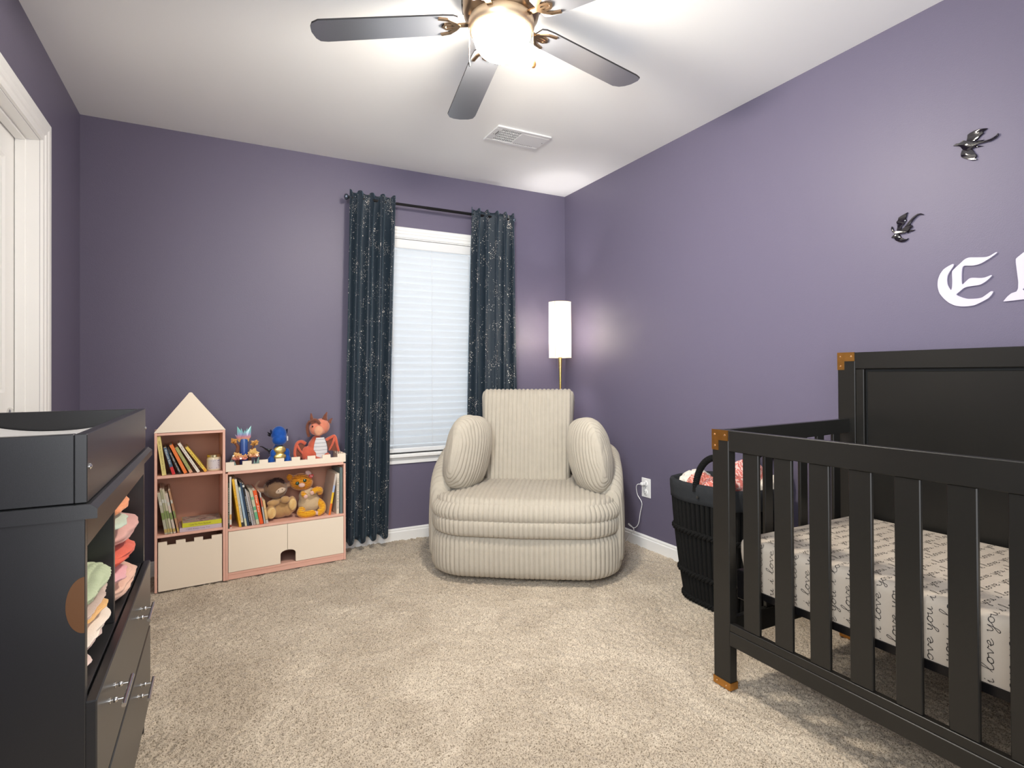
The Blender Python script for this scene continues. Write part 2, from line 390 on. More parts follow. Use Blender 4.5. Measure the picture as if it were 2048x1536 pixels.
# curtain rod
rod = thing('curtain_rod', 'thin black double curtain rod across the top of the window', 'curtain rod', (1.27, YB - .09, 2.178))
BLK = mat('black_metal', (0.012, 0.011, 0.012), 0.35, metal=0.6)
RY = YB - .09
obj('rod', G().tube([(.70, RY, 2.178), (1.84, RY, 2.178)], .0085, 12), BLK, rod, smooth=True)
obj('inner_rod', G().tube([(1.2, RY, 2.178), (1.3, RY, 2.178), (1.84, RY, 2.178)], .0095, 12), BLK, rod, smooth=True)
for x, sg in ((.70, -1), (1.84, 1)):
    R = Matrix.Translation((x, RY, 2.178)) @ Matrix.Rotation(sg * PI / 2, 4, 'Y')
    obj('finial', G().lathe([(.009, 0), (.016, .004), (.019, .012), (.017, .02), (.0001, .026)], M=R, n=20), mat('grey_finial', (.10, .12, .16), .25, metal=.7), rod, smooth=True)
    xb = x - sg * .045
    g = G(); g.tube([(xb, YB - .002, 2.172), (xb, RY, 2.168)], .006, 10); g.box(xb - .013, xb + .013, YB - .006, YB, 2.14, 2.205, .002)
    obj('bracket', g, BLK, rod, smooth=True)

# curtains
cm = mat('navy_velvet_with_silver_splatter', (0.010, 0.020, 0.034), 0.62, sheen=0.25)
nt, p = nodes(cm); p.inputs['Sheen Tint'].default_value = (.45, .7, .9, 1); p.inputs['Sheen Roughness'].default_value = .35
tc = nt.nodes.new('ShaderNodeTexCoord')
vo = nt.nodes.new('ShaderNodeTexVoronoi'); vo.inputs['Scale'].default_value = 150
dz_ = nt.nodes.new('ShaderNodeTexNoise'); dz_.inputs['Scale'].default_value = 120; nt.links.new(tc.outputs['UV'], dz_.inputs[0])
va_ = nt.nodes.new('ShaderNodeMix'); va_.data_type = 'VECTOR'; va_.inputs['Factor'].default_value = .012; nt.links.new(tc.outputs['UV'], va_.inputs['A']); nt.links.new(dz_.outputs['Color'], va_.inputs['B']); nt.links.new(va_.outputs['Result'], vo.inputs[0])
nz = nt.nodes.new('ShaderNodeTexNoise'); nz.inputs['Scale'].default_value = 7; nz.inputs['Detail'].default_value = 5; nt.links.new(tc.outputs['UV'], nz.inputs[0])
def mth(op, a=None, b=None, av=None, bv=None):
    n = nt.nodes.new('ShaderNodeMath'); n.operation = op
    if a is not None: nt.links.new(a, n.inputs[0])
    elif av is not None: n.inputs[0].default_value = av
    if b is not None: nt.links.new(b, n.inputs[1])
    elif bv is not None: n.inputs[1].default_value = bv
    return n.outputs[0]
sp = nt.nodes.new('ShaderNodeSeparateColor'); nt.links.new(vo.outputs['Color'], sp.inputs[0])
sz = mth('MULTIPLY', sp.outputs[1], bv=.48)
m1 = mth('LESS_THAN', vo.outputs['Distance'], b=sz)
thr = mth('SUBTRACT', nz.outputs['Fac'], bv=.49); thr = mth('MULTIPLY', thr, bv=4.5); thr = mth('MAXIMUM', thr, bv=.035)
m2 = mth('LESS_THAN', sp.outputs[0], b=thr)
mm = mth('MULTIPLY', m1, m2)
mxc = nt.nodes.new('ShaderNodeMix'); mxc.data_type = 'RGBA'; mxc.inputs['A'].default_value = (.011, .021, .033, 1); mxc.inputs['B'].default_value = (.95, .86, .76, 1)
nt.links.new(mm, mxc.inputs['Factor']); nt.links.new(mxc.outputs['Result'], p.inputs['Base Color'])
nt.links.new(mth('MULTIPLY', mm, bv=.7), p.inputs['Metallic'])
def curtain(name, x0t, x1t, x0b, x1b, ztop, zbot, n, seed, label):
    r = random.Random(seed); U = 150; Vn = 70; rows = []; uv = []
    ph = [r.uniform(-.35, .35) for _ in range(n + 3)]; am = [r.uniform(.7, 1.2) for _ in range(n + 3)]
    for j in range(Vn + 1):
        t = j / Vn; z = ztop + .024 + (zbot - ztop - .024) * t ** 1.0; row = []
        dz = ztop - z
        for i in range(U + 1):
            u = i / U; a = u * n; k = int(a); ff = a - k
            q = k + ff + .22 * math.sin(2 * PI * ff) * ph[k] * 1.2 + ph[k] * (1 - ff) * .25 + ph[k + 1] * ff * .25
            A = (.028 * (am[k] * (1 - ff) + am[k + 1] * ff)) * (min(1, .55 + dz * 1.6) if dz > .02 else .55)
            if dz < .02: A *= .8
            w_ = math.sin(2 * PI * q) 
            pinch = math.exp(-((dz - .02) / .018) ** 2)
            xx = (x0t + (x0b - x0t) * t) + ((x1t - x0t) + ((x1b - x0b) - (x1t - x0t)) * t) * (u + .012 * math.sin(4 * PI * q + 1.0 + 2 * t))
            y = RY - .012 + A * w_ * (1 - .35 * pinch) + .006 * math.sin(5 * t + u * 9 + seed)
            zz = z + (.010 * math.sin(2 * PI * q * 1.0 + 1.5) if j == 0 else 0) + (.012 * math.sin(2 * PI * q + .7) + (.018 * (u - .5)) if j == Vn else 0)
            row.append((xx, y, zz)); uv.append((u * .9, (1 - t) * 2.1))
        rows.append(row)
    g = G().grid(rows); loc = ((x0t + x1t) / 2, RY, zbot)
    me = bpy.data.meshes.new(name); me.from_pydata([(p_[0] - loc[0], p_[1] - loc[1], p_[2] - loc[2]) for p_ in g.v], [], g.f); me.update()
    ul = me.uv_layers.new(name='UVMap'); li = np.zeros(len(me.loops), dtype=np.int32); me.loops.foreach_get('vertex_index', li)
    ul.data.foreach_set('uv', np.array(uv, dtype=np.float32)[li].ravel()); me.shade_smooth(); me.materials.append(cm)
    o = bpy.data.objects.new(name, me); C.objects.link(o); o.location = loc
    s = o.modifiers.new('t', 'SOLIDIFY'); s.thickness = .002; s.offset = 0
    tag(o, label, 'curtain', 'navy curtains with silver splatter'); return o
curtain('curtain', .705, .990, .655, .935, 2.19, .058, 4, 3, 'long navy velvet curtain with silver splatter, left of the window beside the bookcase')
curtain('curtain', 1.518, 1.850, 1.470, 1.862, 2.19, .06, 5, 11, 'long navy velvet curtain with silver splatter, right of the window behind the armchair')

# ------------------------------------------------------------------ ceiling vent
vent = thing('ceiling_vent', 'white rectangular air vent with a half-open grille in the ceiling', 'vent', (1.512, 2.80, ZC))
VW = mat('vent_white', (.82, .82, .82), .4)
g = G(); x0, x1, y0, y1 = 1.342, 1.683, 2.702, 2.90; zt = ZC - .001; zb = ZC - .010
gx0, gx1, gy0, gy1 = 1.385, 1.505, 2.73, 2.87
g.box(x0, x1, y0, gy0, zb, zt, .003); g.box(x0, x1, gy1, y1, zb, zt, .003); g.box(x0, gx0, gy0, gy1, zb, zt, .002); g.box(gx1, x1, gy0, gy1, zb, zt, .002)
obj('vent_frame', g, VW, vent)
obj('vent_backing', G().box(gx0, gx1, gy0, gy1, ZC - .004, ZC - .0015), mat('vent_dark', (.12, .12, .12), .8), vent)
for i in range(11):
    x = gx0 + .006 + i * .011; obj('vent_fin', G().box(x, x + .0035, gy0, gy1, zb + .001, ZC - .004), VW, vent)
for i in range(4):
    y = gy0 + .028 + i * .028; obj('vent_fin', G().box(gx0, gx1, y - .002, y + .002, zb + .001, ZC - .004), VW, vent)
for i in range(11):
    x = gx1 + .014 + i * .0115; obj('vent_slot', G().box(x, x + .0035, gy1 - .012, gy1 - .006, zb - .0006, zb + .002), mat('vent_dark', (.12, .12, .12), .8), vent)
for x, y in ((1.36, 2.80), (1.668, 2.79)): obj('screw', G().lathe([(.003, 0), (.003, .0012)], x, y, zb - .0012, 10), mat('screw_grey', (.3, .3, .3), .4, metal=.8), vent)
obj('damper_lever', G().box(1.368, 1.371, 2.752, 2.80, zb - .004, zb), mat('screw_grey', (.3, .3, .3), .4), vent)

# ------------------------------------------------------------------ outlet, plug and cord
ot = thing('wall_outlet', 'white double power outlet on the right wall by the baseboard', 'outlet', (XR, 2.679, .37))
PL = mat('white_plastic', (.84, .83, .82), .3)
obj('cover_plate', G().box(XR - .006, XR - .0002, 2.638, 2.72, .310, .430, .003), PL, ot)
DK = mat('dark_slot', (.03, .03, .03), .6)
for zc in (.343, .397):
    rc = obj('receptacle', G().lathe([(.0185, 0), (.0185, .004), (.017, .005)], M=Matrix.Translation((XR - .006, 2.679, zc)) @ Matrix.Rotation(-PI / 2, 4, 'Y'), n=24), PL, ot, smooth=True)
    g = G(); g.box(XR - .0122, XR - .0105, 2.670, 2.672, zc - .002, zc + .009); g.box(XR - .0122, XR - .0105, 2.685, 2.687, zc - .002, zc + .009); g.lathe([(.003, 0), (.003, .001)], M=Matrix.Translation((XR - .0115, 2.679, zc - .009)) @ Matrix.Rotation(-PI / 2, 4, 'Y'), n=10)
    obj('slot', g, DK, rc)
obj('screw', G().lathe([(.003, 0), (.002, .001)], M=Matrix.Translation((XR - .006, 2.679, .37)) @ Matrix.Rotation(-PI / 2, 4, 'Y'), n=10), CHROME, ot)
def spline(pts, n=8):
    P = [Vector(p) for p in pts]; P = [P[0]] + P + [P[-1]]; o = []
    for i in range(1, len(P) - 2):
        for j in range(n):
            t = j / n; a, b, c, d = P[i - 1:i + 3]
            o.append(.5 * ((2 * b) + (c - a) * t + (2 * a - 5 * b + 4 * c - d) * t * t + (3 * b - a - 3 * c + d) * t ** 3))
    o.append(P[-2]); return o
cp = [(2.300, 2.679, .397), (2.29, 2.70, .392), (2.30, 2.722, .366), (2.315, 2.728, .32), (2.325, 2.70, .272), (2.325, 2.716, .21), (2.32, 2.728, .14), (2.31, 2.755, .108), (2.30, 2.795, .118), (2.295, 2.79, .128), (2.30, 2.755, .108), (2.305, 2.758, .085), (2.30, 2.80, .045), (2.285, 2.83, .004), (2.24, 2.95, .006)]
pc = thing('power_cord', 'white plug and thin cord hanging from the wall outlet beside the armchair', 'cord', (2.30, 2.679, .0))
obj('plug', G().box(2.300, XR - .012, 2.668, 2.690, .387, .407, .005), PL, pc)
obj('cable', G().tube(spline(cp, 8), .0024, 8), PL, pc, smooth=True)
# ------------------------------------------------------------------ ribbed armchair
CORD = mat('beige_plush_corduroy', (0.44, 0.395, 0.325), 0.95, bump=0.5, bscale=170, var=0.08, vscale=24, sheen=0.12, spec=0.1)
RP = .0262
def rib(s, amp=.0062): return 1.65 * amp * (abs(math.sin(PI * s / RP)) ** .5)
chair = thing('swivel_armchair', 'cream wide-ribbed plush swivel armchair in the corner by the window', 'armchair', (1.370, 2.511, 0), math.radians(-34))
def plan(hw, dep, rf, rb, bow=.0, n=520, y0=0.0):
    """closed plan outline (starting at front centre, counter-clockwise seen from above), arclength resampled; returns (x,y,nx,ny,s)"""
    raw = []
    def arc(cx, cy, r, a0, a1, m=24):
        for i in range(m + 1):
            a = a0 + (a1 - a0) * i / m; raw.append((cx + r * math.cos(a), cy + r * math.sin(a)))
    raw.append((0, y0))
    arc(hw - rf, y0 + rf, rf, -PI / 2, 0); arc(hw - rb, y0 + dep - rb, rb, 0, PI / 2); arc(-hw + rb, y0 + dep - rb, rb, PI / 2, PI); arc(-hw + rf, y0 + rf, rf, PI, 1.5 * PI)
    raw.append((0, y0))
    pts = [(x, y - bow * max(0, 1 - (x / hw) ** 2) * max(0, 1 - (y - y0) / .25) if y < y0 + .25 else y) for x, y in raw]
    L = [0]
    for a, b in zip(pts, pts[1:]): L.append(L[-1] + math.dist(a, b))
    T = L[-1]; out = []; k = 0
    for i in range(n):
        s = T * i / n
        while L[k + 1] < s: k += 1
        t = (s - L[k]) / max(1e-9, L[k + 1] - L[k]); out.append((pts[k][0] + (pts[k + 1][0] - pts[k][0]) * t, pts[k][1] + (pts[k + 1][1] - pts[k][1]) * t, s))
    res = []
    for i in range(n):
        a = out[i - 1]; b = out[(i + 1) % n]; dx, dy = b[0] - a[0], b[1] - a[1]; l = math.hypot(dx, dy)
        s = out[i][2]; s = s if s < T / 2 else T - s
        res.append((out[i][0], out[i][1], dy / l, -dx / l, s))
    return res
def loft(P, rings, ribside=True, cy=.40):
    """rings: (z, inset, ribamp)"""
    rows = []
    for z, ins, amp in rings:
        row = []
        for (x, y, nx, ny, s) in P:
            d = -ins + rib(s + RP / 2, amp)
            row.append((x + nx * d, y + ny * d, z))
        rows.append(row)
    return rows
# skirt (base)
P = plan(.512, .84, .20, .34, .03, n=1500)
R_ = [(.028, .10, .0), (.026, .055, .004), (.032, .030, .006), (.045, .012, .0062), (.07, .002, .0062), (.11, 0, .0062), (.17, 0, .0062), (.222, .004, .0062), (.240, .012, .005), (.250, .03, .003), (.254, .06, 0)]
g = G().grid(loft(P, R_), closev=True, capa=True, capb=True); obj('skirt', g, CORD, chair, smooth=True, world=False, auto=False)
# seat cushion : side band + seam + crowned top
P = plan(.500, .74, .19, .10, .045, y0=-.008, n=1500)
rows = loft(P, [(.248, .035, .002), (.246, .020, .005), (.253, .008, .0062), (.268, .000, .0062), (.304, -.002, .0062), (.324, -.001, .0060), (.329, .0015, .0050), (.331, .0025, .0046), (.333, .0015, .0050), (.340, -.002, .0060), (.360, -.006, .0062), (.382, -.002, .0062), (.404, .012, .0062), (.420, .032, .0062)])
import bisect
def cap_rows(P, z0, ins0, crown, n=26, cxr=.94, cyc=.37, amp=.0062, sy=1.0):
    out = []
    for k in range(1, n + 1):
        t = k / n; row = []
        for (x, y, nx, ny, s) in P:
            bx, by = x - nx * ins0, y - ny * ins0
            px, py = bx * (1 - t), cyc + (by - cyc) * (1 - t)
            e = 1 - (1 - t) ** 2
            zz = z0 + crown * (e ** .62)
            row.append((px, py, zz + rib(px + RP / 2, amp if t < .99 else 0)))
        out.append(row)
    return out
g = G().grid(rows, closev=True, capa=True)
inn = [(x - nx * .012, y - ny * .012) for x, y, nx, ny, q in P]
xs_ = np.linspace(-.487, .487, 400); top_rows = []
fr_ = sorted([p for p in inn if p[1] < .19]); bk__ = sorted([p for p in inn if p[1] > .45])
fx_ = [p[0] for p in fr_]; fy_ = [p[1] for p in fr_]; bx__ = [p[0] for p in bk__]; by__ = [p[1] for p in bk__]
for x in xs_:
    yf = float(np.interp(x, fx_, fy_)); yb_ = float(np.interp(x, bx__, by__)); row = []
    for t in np.linspace(0, 1, 60) ** 1.5:
        y = yf + (yb_ - yf) * t; e = (1 - abs(x / .487) ** 5) * min(1, (t / .28)) ** .55 * (1 - max(0, t - .35) * .8); de = min(y - yf, (.487 - abs(x)) * 1.0) / .045
        row.append((float(x), y, .424 - .034 * (1 - math.sqrt(max(0, 1 - max(0, 1 - de) ** 2))) + .022 * e + rib(x + RP / 2, .0062) + .003 * noise.noise(Vector((x * 6, y * 9, 1)))))
    top_rows.append(row)
g.grid(top_rows); obj('seat_cushion', g, CORD, chair, smooth=True, world=False, auto=False)
# back cushion: rounded slab leaning back
def slab(hx0, hx1, hz, hy, r, tilt, origin, nx=210, nz=46, ny=12, bulge=.02):
    """slab with ribs along z that wrap over the top; hx0 bottom half width, hx1 top half width"""
    g = G(); prof = []   # (y,z) loop around the section: front bottom -> top -> back bottom
    m = 14
    prof += [(-hy, z) for z in np.linspace(0, hz - r, nz)]
    prof += [(-hy + r * (1 - math.cos(a)), hz - r + r * math.sin(a)) for a in np.linspace(0, PI / 2, m)[1:]]
    prof += [(y, hz) for y in np.linspace(-hy + r, hy - r, 5)[1:]]
    prof += [(hy - r * (1 - math.sin(a)), hz - r + r * math.cos(a)) for a in np.linspace(0, PI / 2, m)[1:]]
    prof += [(hy, z) for z in np.linspace(hz - r, 0, 10)[1:]]
    rows = []; N = len(prof)
    for i in range(nx + 1):
        u = i / nx * 2 - 1; e = abs(u)
        sh = max(0, (e - .86) / .14); q = math.sqrt(max(0, 1 - sh ** 2.2)) if sh else 1
        row = []
        for k, (y, z) in enumerate(prof):
            a = prof[max(0, k - 1)]; b = prof[min(N - 1, k + 1)]; ty, tz = b[0] - a[0], b[1] - a[1]; l = math.hypot(ty, tz); ny_, nz_ = -tz / l, ty / l
            hx = hx0 + (hx1 - hx0) * (z / hz); x = u * hx
            zz = z if z < hz - r else (hz - r) + (z - hz + r) * (.35 + .65 * q) - (1 - q) * .02
            bl = bulge * math.sin(PI * min(1, z / hz)) * (1 - e * e)
            rb = rib(x + RP / 2, .0062 * (.4 + .6 * q))
            yy = y * (.25 + .75 * q) - (bl if y < 0 else 0)
            row.append((x, yy + ny_ * rb, zz + nz_ * rb))
        rows.append(row)
    Mx = Matrix.Translation(origin) @ Matrix.Rotation(-tilt, 4, 'X')
    g.grid(rows, closev=True, M=Mx, capa=True, capb=True); return g
g = slab(.262, .296, .585, .095, .055, math.radians(12), (-.022, .60, .395))
obj('backrest', g, CORD, chair, smooth=True, world=False, auto=False)
# arm and back shell: swept U
def shell():
    Pp = plan(.523, .90, .16, .36, .0, n=1500)
    T = max(p[4] for p in Pp)
    # keep the part from right-front round the back to left-front
    pts = [p for p in Pp if not (p[1] < .10)]
    rows = []; N = len(pts)
    for i, (x, y, nx, ny, s) in enumerate(pts):
        e = min(i, N - 1 - i) / N
        a = min(1, e / .10); endq = math.sqrt(max(0, 1 - (1 - a) ** 2))
        H = .50 + .145 * min(1, e / .16) ** .7 + .03 * min(1, max(0, e - .2) / .2)
        H = .30 + (H - .30) * (.55 + .45 * endq)
        th = .118; row = []
        sec = []
        for z in np.linspace(.10, H - .055, 12): sec.append((0, z, 1, 0))
        for q in np.linspace(0, PI, 15)[1:-1]: sec.append((-th / 2 + th / 2 * math.cos(q), H - .055 + .055 * math.sin(q), math.cos(q), math.sin(q)))
        for z in np.linspace(H - .055, .24, 8): sec.append((-th, z, -1, 0))
        sh = (1 - endq)
        for d, z, dn, dz in sec:
            rb = rib(s, .0058)
            dd = -th / 2 + (d + th / 2) * (.35 + .65 * endq) + dn * rb
            bul = .012 * math.sin(PI * min(1, z / H))
            row.append((x + nx * (dd + bul), y + ny * (dd + bul) - sh * .05 * min(1, z / H) * 0, z + dz * rb))
        rows.append(row)
    return G().grid(rows, closev=True, capa=True, capb=True)
obj('arm_shell', shell(), CORD, chair, smooth=True, world=False, auto=False)
obj('swivel_base', G().lathe([(.24, 0.0), (.255, .006), (.255, .02), (.10, .028), (.10, .04)], 0, .43, 0, 40), mat('black_base', (.01, .01, .01), .5), chair, smooth=True, world=False)

def pillow(loc, rz, tilt, label, roll_=0):
    """plump pillow, ribs ring around its long axis (y), pinched ends"""
    L_, W_, Hh = .225, .100, .205; g = G(); rows = []; n = 210; m = 72
    def prf(v): return v * L_, Hh * .85 * max(0, 1 - abs(v) ** 2.8) ** .5
    SL = [0]
    for i in range(n): SL.append(SL[-1] + math.dist(prf(-math.cos(PI * i / n)), prf(-math.cos(PI * (i + 1) / n))))
    for i in range(n + 1):
        v = -math.cos(PI * i / n); y = v * L_ ; e = max(0, 1 - abs(v) ** 3.0) ** .42
        e2 = max(0, 1 - abs(v) ** 2.4) ** .75
        row = []
        for j in range(m):
            a = 2 * PI * j / m; ca, sa = math.cos(a), math.sin(a)
            rx = W_ * e2 * (abs(ca) ** .9) * (1 if ca > 0 else -1); rz_ = Hh * e * (abs(sa) ** .72) * (1 if sa > 0 else -1) if e > 0 else 0
            b = rib(SL[i] + .005 * math.sin(3 * a + i * .1), .0058) * min(1, (1 - abs(v)) * 9)
            wr = (.005 + .007 * abs(v) ** 4) * noise.noise(Vector((ca * 2, v * 4, sa * 2)) + Vector(loc) * 7)
            l = math.hypot(rx, rz_) + 1e-6
            row.append((rx * (1 + (b + wr) / l), y, rz_ * (1 + (b + wr) / l)))
        rows.append(row)
    g.grid(rows, closev=True, capa=True, capb=True)
    from mathutils import Euler
    R = Matrix.Rotation(rz, 4, 'Z') @ Matrix.Rotation(roll_, 4, 'Y') @ Matrix.Rotation(tilt, 4, 'X')
    g.v = [tuple(R @ Vector(p)) for p in g.v]; zmin = min(p[2] for p in g.v); g.v = [(p[0], p[1], p[2] - zmin) for p in g.v]
    o = top('throw_pillow', g, CORD, loc, label, 'pillow', smooth=True, group='ribbed pillows on the armchair', world=False, auto=False); return o
def cw(x, y, z):
    a = math.radians(-34); return (1.377 + x * math.cos(a) - y * math.sin(a), 2.505 + x * math.sin(a) + y * math.cos(a), z)
pillow(cw(-.345, .305, .415), math.radians(-34 - 14), math.radians(-6), 'cream ribbed pillow standing against the left arm of the armchair, nearer the window', math.radians(8))
pillow(cw(.345, .30, .405), math.radians(-34 + 16), math.radians(-6), 'cream ribbed pillow standing against the right arm of the armchair, nearer the outlet', math.radians(-8))

# ------------------------------------------------------------------ floor lamp
lx, ly = 2.136, 3.336
lamp = thing('floor_lamp', 'slim brass floor lamp with a lit white cylinder shade in the corner', 'lamp', (lx, ly, 0))
GOLD = mat('satin_brass', (.72, .50, .16), .25, metal=1)
obj('lamp_base', G().lathe([(.0001, 0), (.12, 0), (.12, .012), (.11, .018), (.02, .02)], lx, ly, 0, 40), GOLD, lamp, smooth=True)
obj('pole', G().lathe([(.006, .018), (.006, .60), (.007, .95), (.0085, 1.05), (.013, 1.20), (.013, 1.215)], lx, ly, 0, 20), GOLD, lamp, smooth=True)
sm = bpy.data.materials.new('lamp_linen_shade'); sm.use_nodes = True; nt = sm.node_tree; nt.nodes.clear()
out = nt.nodes.new('ShaderNodeOutputMaterial'); df = nt.nodes.new('ShaderNodeBsdfDiffuse'); tl = nt.nodes.new('ShaderNodeBsdfTranslucent')
df.inputs[0].default_value = (.85, .82, .76, 1); tl.inputs[0].default_value = (.95, .92, .86, 1)
mx = nt.nodes.new('ShaderNodeMixShader'); mx.inputs[0].default_value = 0.8
nt.links.new(df.outputs[0], mx.inputs[1]); nt.links.new(tl.outputs[0], mx.inputs[2]); nt.links.new(mx.outputs[0], out.inputs[0])
sr = .0785
g = G().lathe([(sr, 1.195), (sr, 1.590), (sr - .0015, 1.590), (sr - .0015, 1.195), (sr, 1.195)], lx, ly, 0, 48)
g.f = [f for f in g.f if len(f) == 4]
shd = obj('lamp_shade', g, sm, lamp, smooth=True)
for z in (1.195, 1.589): obj('trim_ring', G().tube([(lx + (sr + .0005) * math.cos(a), ly + (sr + .0005) * math.sin(a), z) for a in np.linspace(0, 2 * PI, 41)[:-1]], .0016, 6, closed=True), mat('shade_trim', (.45, .38, .2), .5), shd, smooth=True)
a = math.radians(205)
obj('seam', G().box(lx - sr * .86 - .0012, lx - sr * .86 + .0012, ly - sr * .53 - .002, ly - sr * .53 + .001, 1.2, 1.588), mat('shade_trim', (.45, .38, .2), .5), shd)
obj('bulb', G().ell((lx, ly, 1.39), (.03, .03, .05)), mat('bulb_glow', (1, .95, .85), .5, emit=6, ecol=(1, .93, .82)), lamp, smooth=True)
obj('socket', G().lathe([(.013, 1.2), (.016, 1.25), (.016, 1.34)], lx, ly, 0, 16), GOLD, lamp, smooth=True)
pl = bpy.data.lights.new('lamp_bulb_light', 'POINT'); pl.energy = 36; pl.color = (1, .95, .93); pl.shadow_soft_size = .06
po = bpy.data.objects.new('lamp_bulb_light', pl); po.location = (lx, ly, 1.37); C.objects.link(po)

# ------------------------------------------------------------------ ceiling fan
fx, fy = .880, 1.745
fan = thing('ceiling_fan', 'five-blade ceiling fan with a lit round globe and pull chains', 'ceiling fan', (fx, fy, ZC))
BRZ = mat('brushed_bronze_metal', (.30, .20, .12), .28, metal=1.0, var=.15, vscale=30)
obj('motor_housing', G().lathe([(.0001, ZC - .001), (.125, ZC - .001), (.135, ZC - .02), (.138, ZC - .07), (.130, ZC - .105), (.105, ZC - .125), (.085, ZC - .135), (.085, ZC - .165), (.0001, ZC - .165)], fx, fy, 0, 48), BRZ, fan, smooth=True)
for i in range(8):
    a = i * PI / 4 + .3; M_ = Matrix.Translation((fx, fy, 0)) @ Matrix.Rotation(a, 4, 'Z')
    obj('vent_slot', G().box(.128, .1388, -.028, .028, ZC - .075, ZC - .04, .002, M=M_), mat('slot_bronze', (.02, .015, .01), .5), fan)
obj('light_collar', G().lathe([(.060, 2.357), (.085, 2.355), (.105, 2.343), (.115, 2.325), (.117, 2.303), (.113, 2.289), (.104, 2.282), (.102, 2.289), (.0001, 2.297)], fx, fy, 0, 56), mat('warm_brass_collar', (.62, .47, .32), .42, metal=.9), fan, smooth=True)
gm = bpy.data.materials.new('frosted_globe_lit'); gm.use_nodes = True; nt = gm.node_tree; p = nt.nodes['Principled BSDF']
p.inputs['Base Color'].default_value = (.95, .9, .82, 1); p.inputs['Roughness'].default_value = .25; p.inputs['Emission Color'].default_value = (1, .93, .82, 1); p.inputs['Emission Strength'].default_value = 270
obj('globe', G().lathe([(.099, 2.294), (.101, 2.282), (.099, 2.262), (.091, 2.238), (.075, 2.216), (.049, 2.200), (.022, 2.193), (.0001, 2.192)], fx, fy, 0, 48), gm, fan, smooth=True)
BLD = mat('dark_fan_blade', (.32, .33, .36), .30, metal=.7, bump=.12, bscale=300)
def blade_outline():
    p = [(.150, -.046), (.165, -.056), (.20, -.060), (.40, -.063), (.63, -.066), (.655, -.060)]
    q = [(.665, -.040), (.668, 0.0), (.662, .030), (.650, .052), (.625, .066), (.40, .063), (.20, .060), (.165, .056), (.150, .046)]
    return p + q
bl0 = None
for i, ang in enumerate((153.0, 80.4, 8.2, 224.7, 296.7)):
    Mb = Matrix.Translation((0, 0, (-.122, -.122, -.104, -.122, -.122)[i])) @ Matrix.Rotation(math.radians(ang), 4, 'Z') @ Matrix.Rotation(math.radians(4.2 if i == 1 else 2.8), 4, 'Y') @ Matrix.Rotation(math.radians((-3, -6, 6, -3, -3)[i]), 4, 'X')
    g = G(); g.prism(blade_outline(), 0, .006, 'z', M=Mb); b = obj('blade', g, BLD, fan, world=False); b.data.materials.append(mat('blade_edge_black', (.012, .011, .012), .5))
    for p_ in b.data.polygons:
        if len(p_.vertices) == 4: p_.material_index = 1
    ir = G()
    def st(pts, w, z=-.0035):
        for (x0, y0), (x1, y1) in zip(pts, pts[1:]):
            dx, dy = x1 - x0, y1 - y0; l = math.hypot(dx, dy); nx, ny = -dy / l * w / 2, dx / l * w / 2
            ex_, ey_ = dx / l * w * .25, dy / l * w * .25
            ir.prism([(x0 - ex_ + nx, y0 - ey_ + ny), (x0 - ex_ - nx, y0 - ey_ - ny), (x1 + ex_ - nx, y1 + ey_ - ny), (x1 + ex_ + nx, y1 + ey_ + ny)], z - .002, z + .0035, 'z', M=Mb)
    st([(.150, 0), (.163, .020), (.185, .040), (.215, .048)], .012); st([(.150, 0), (.163, -.020), (.185, -.040), (.215, -.048)], .012)
    for y in (-.016, 0, .016): st([(.155, y * .3), (.172, y), (.192, y * .9)], .009)
    st([(.196, -.014), (.206, 0), (.196, .014)], .009)
    st([(.095, 0), (.125, 0), (.152, 0)], .020, -.001)
    obj('blade_iron', ir, BRZ, b, world=False)
fr_ = Vector((s_, c_, 0)); rr_ = Vector((c_, -s_, 0))
for (u, ln, fob, lab) in ((-.112, .165, 0, None), (.112, .165, 1, None)):
    q = Vector((fx, fy, 0)) + rr_ * u + (-fr_) * (.02 if fob == 0 else .0); z0 = 2.290
    g = G()
    zend = z0 - (.115 if fob == 0 else .10)
    z = z0
    while z > zend: g.ell((q.x, q.y, z), (.0017, .0017, .0021), nu=6, nv=4); z -= .0045
    ch = obj('pull_chain', g, mat('chain_gold', (.7, .5, .3), .3, metal=1), fan, smooth=True)
    if fob: obj('fob', G().lathe([(.0005, .0), (.006, -.004), (.0098, -.016), (.0095, -.022), (.006, -.029), (.0001, -.031)][::1], q.x, q.y, zend, 16), mat('wood_fob', (.42, .20, .06), .4), ch, smooth=True)
    else: obj('fob', G().lathe([(.0005, .0), (.0022, -.003), (.003, -.016), (.002, -.02), (.0001, -.021)], q.x, q.y, zend, 12), BLK, ch, smooth=True)
# ------------------------------------------------------------------ dresser with changing tray
dr = thing('changing_dresser', 'black two-drawer dresser with open cubbies against the left wall', 'dresser', (-.41, 1.61, 0))
XB, XF, D0, D1 = -.622, -.206, 1.190, 2.030
obj('side_panel', G().box(XB, XF, D0, D0 + .018, 0, .836, .001), DRESS, dr)
obj('side_panel', G().box(XB, XF, D1 - .018, D1, 0, .836, .001), DRESS, dr)
obj('back_panel', G().box(XB, XB + .006, D0 + .018, D1 - .018, .05, .836), DRESS, dr)
obj('cubby_shelf', G().box(XB + .006, XF - .006, D0 + .018, D1 - .018, .498, .516, .001), DRESS, dr)
obj('divider', G().box(XB + .006, XF - .010, 1.552, 1.568, .516, .836, .001), DRESS, dr)
obj('apron', G().box(XF - .016, XF, D0 + .018, D1 - .018, .782, .836, .001), DRESS, dr)
obj('plinth', G().box(XF - .045, XF - .027, D0 + .018, D1 - .018, 0.0, .098, .001), DRESS, dr)
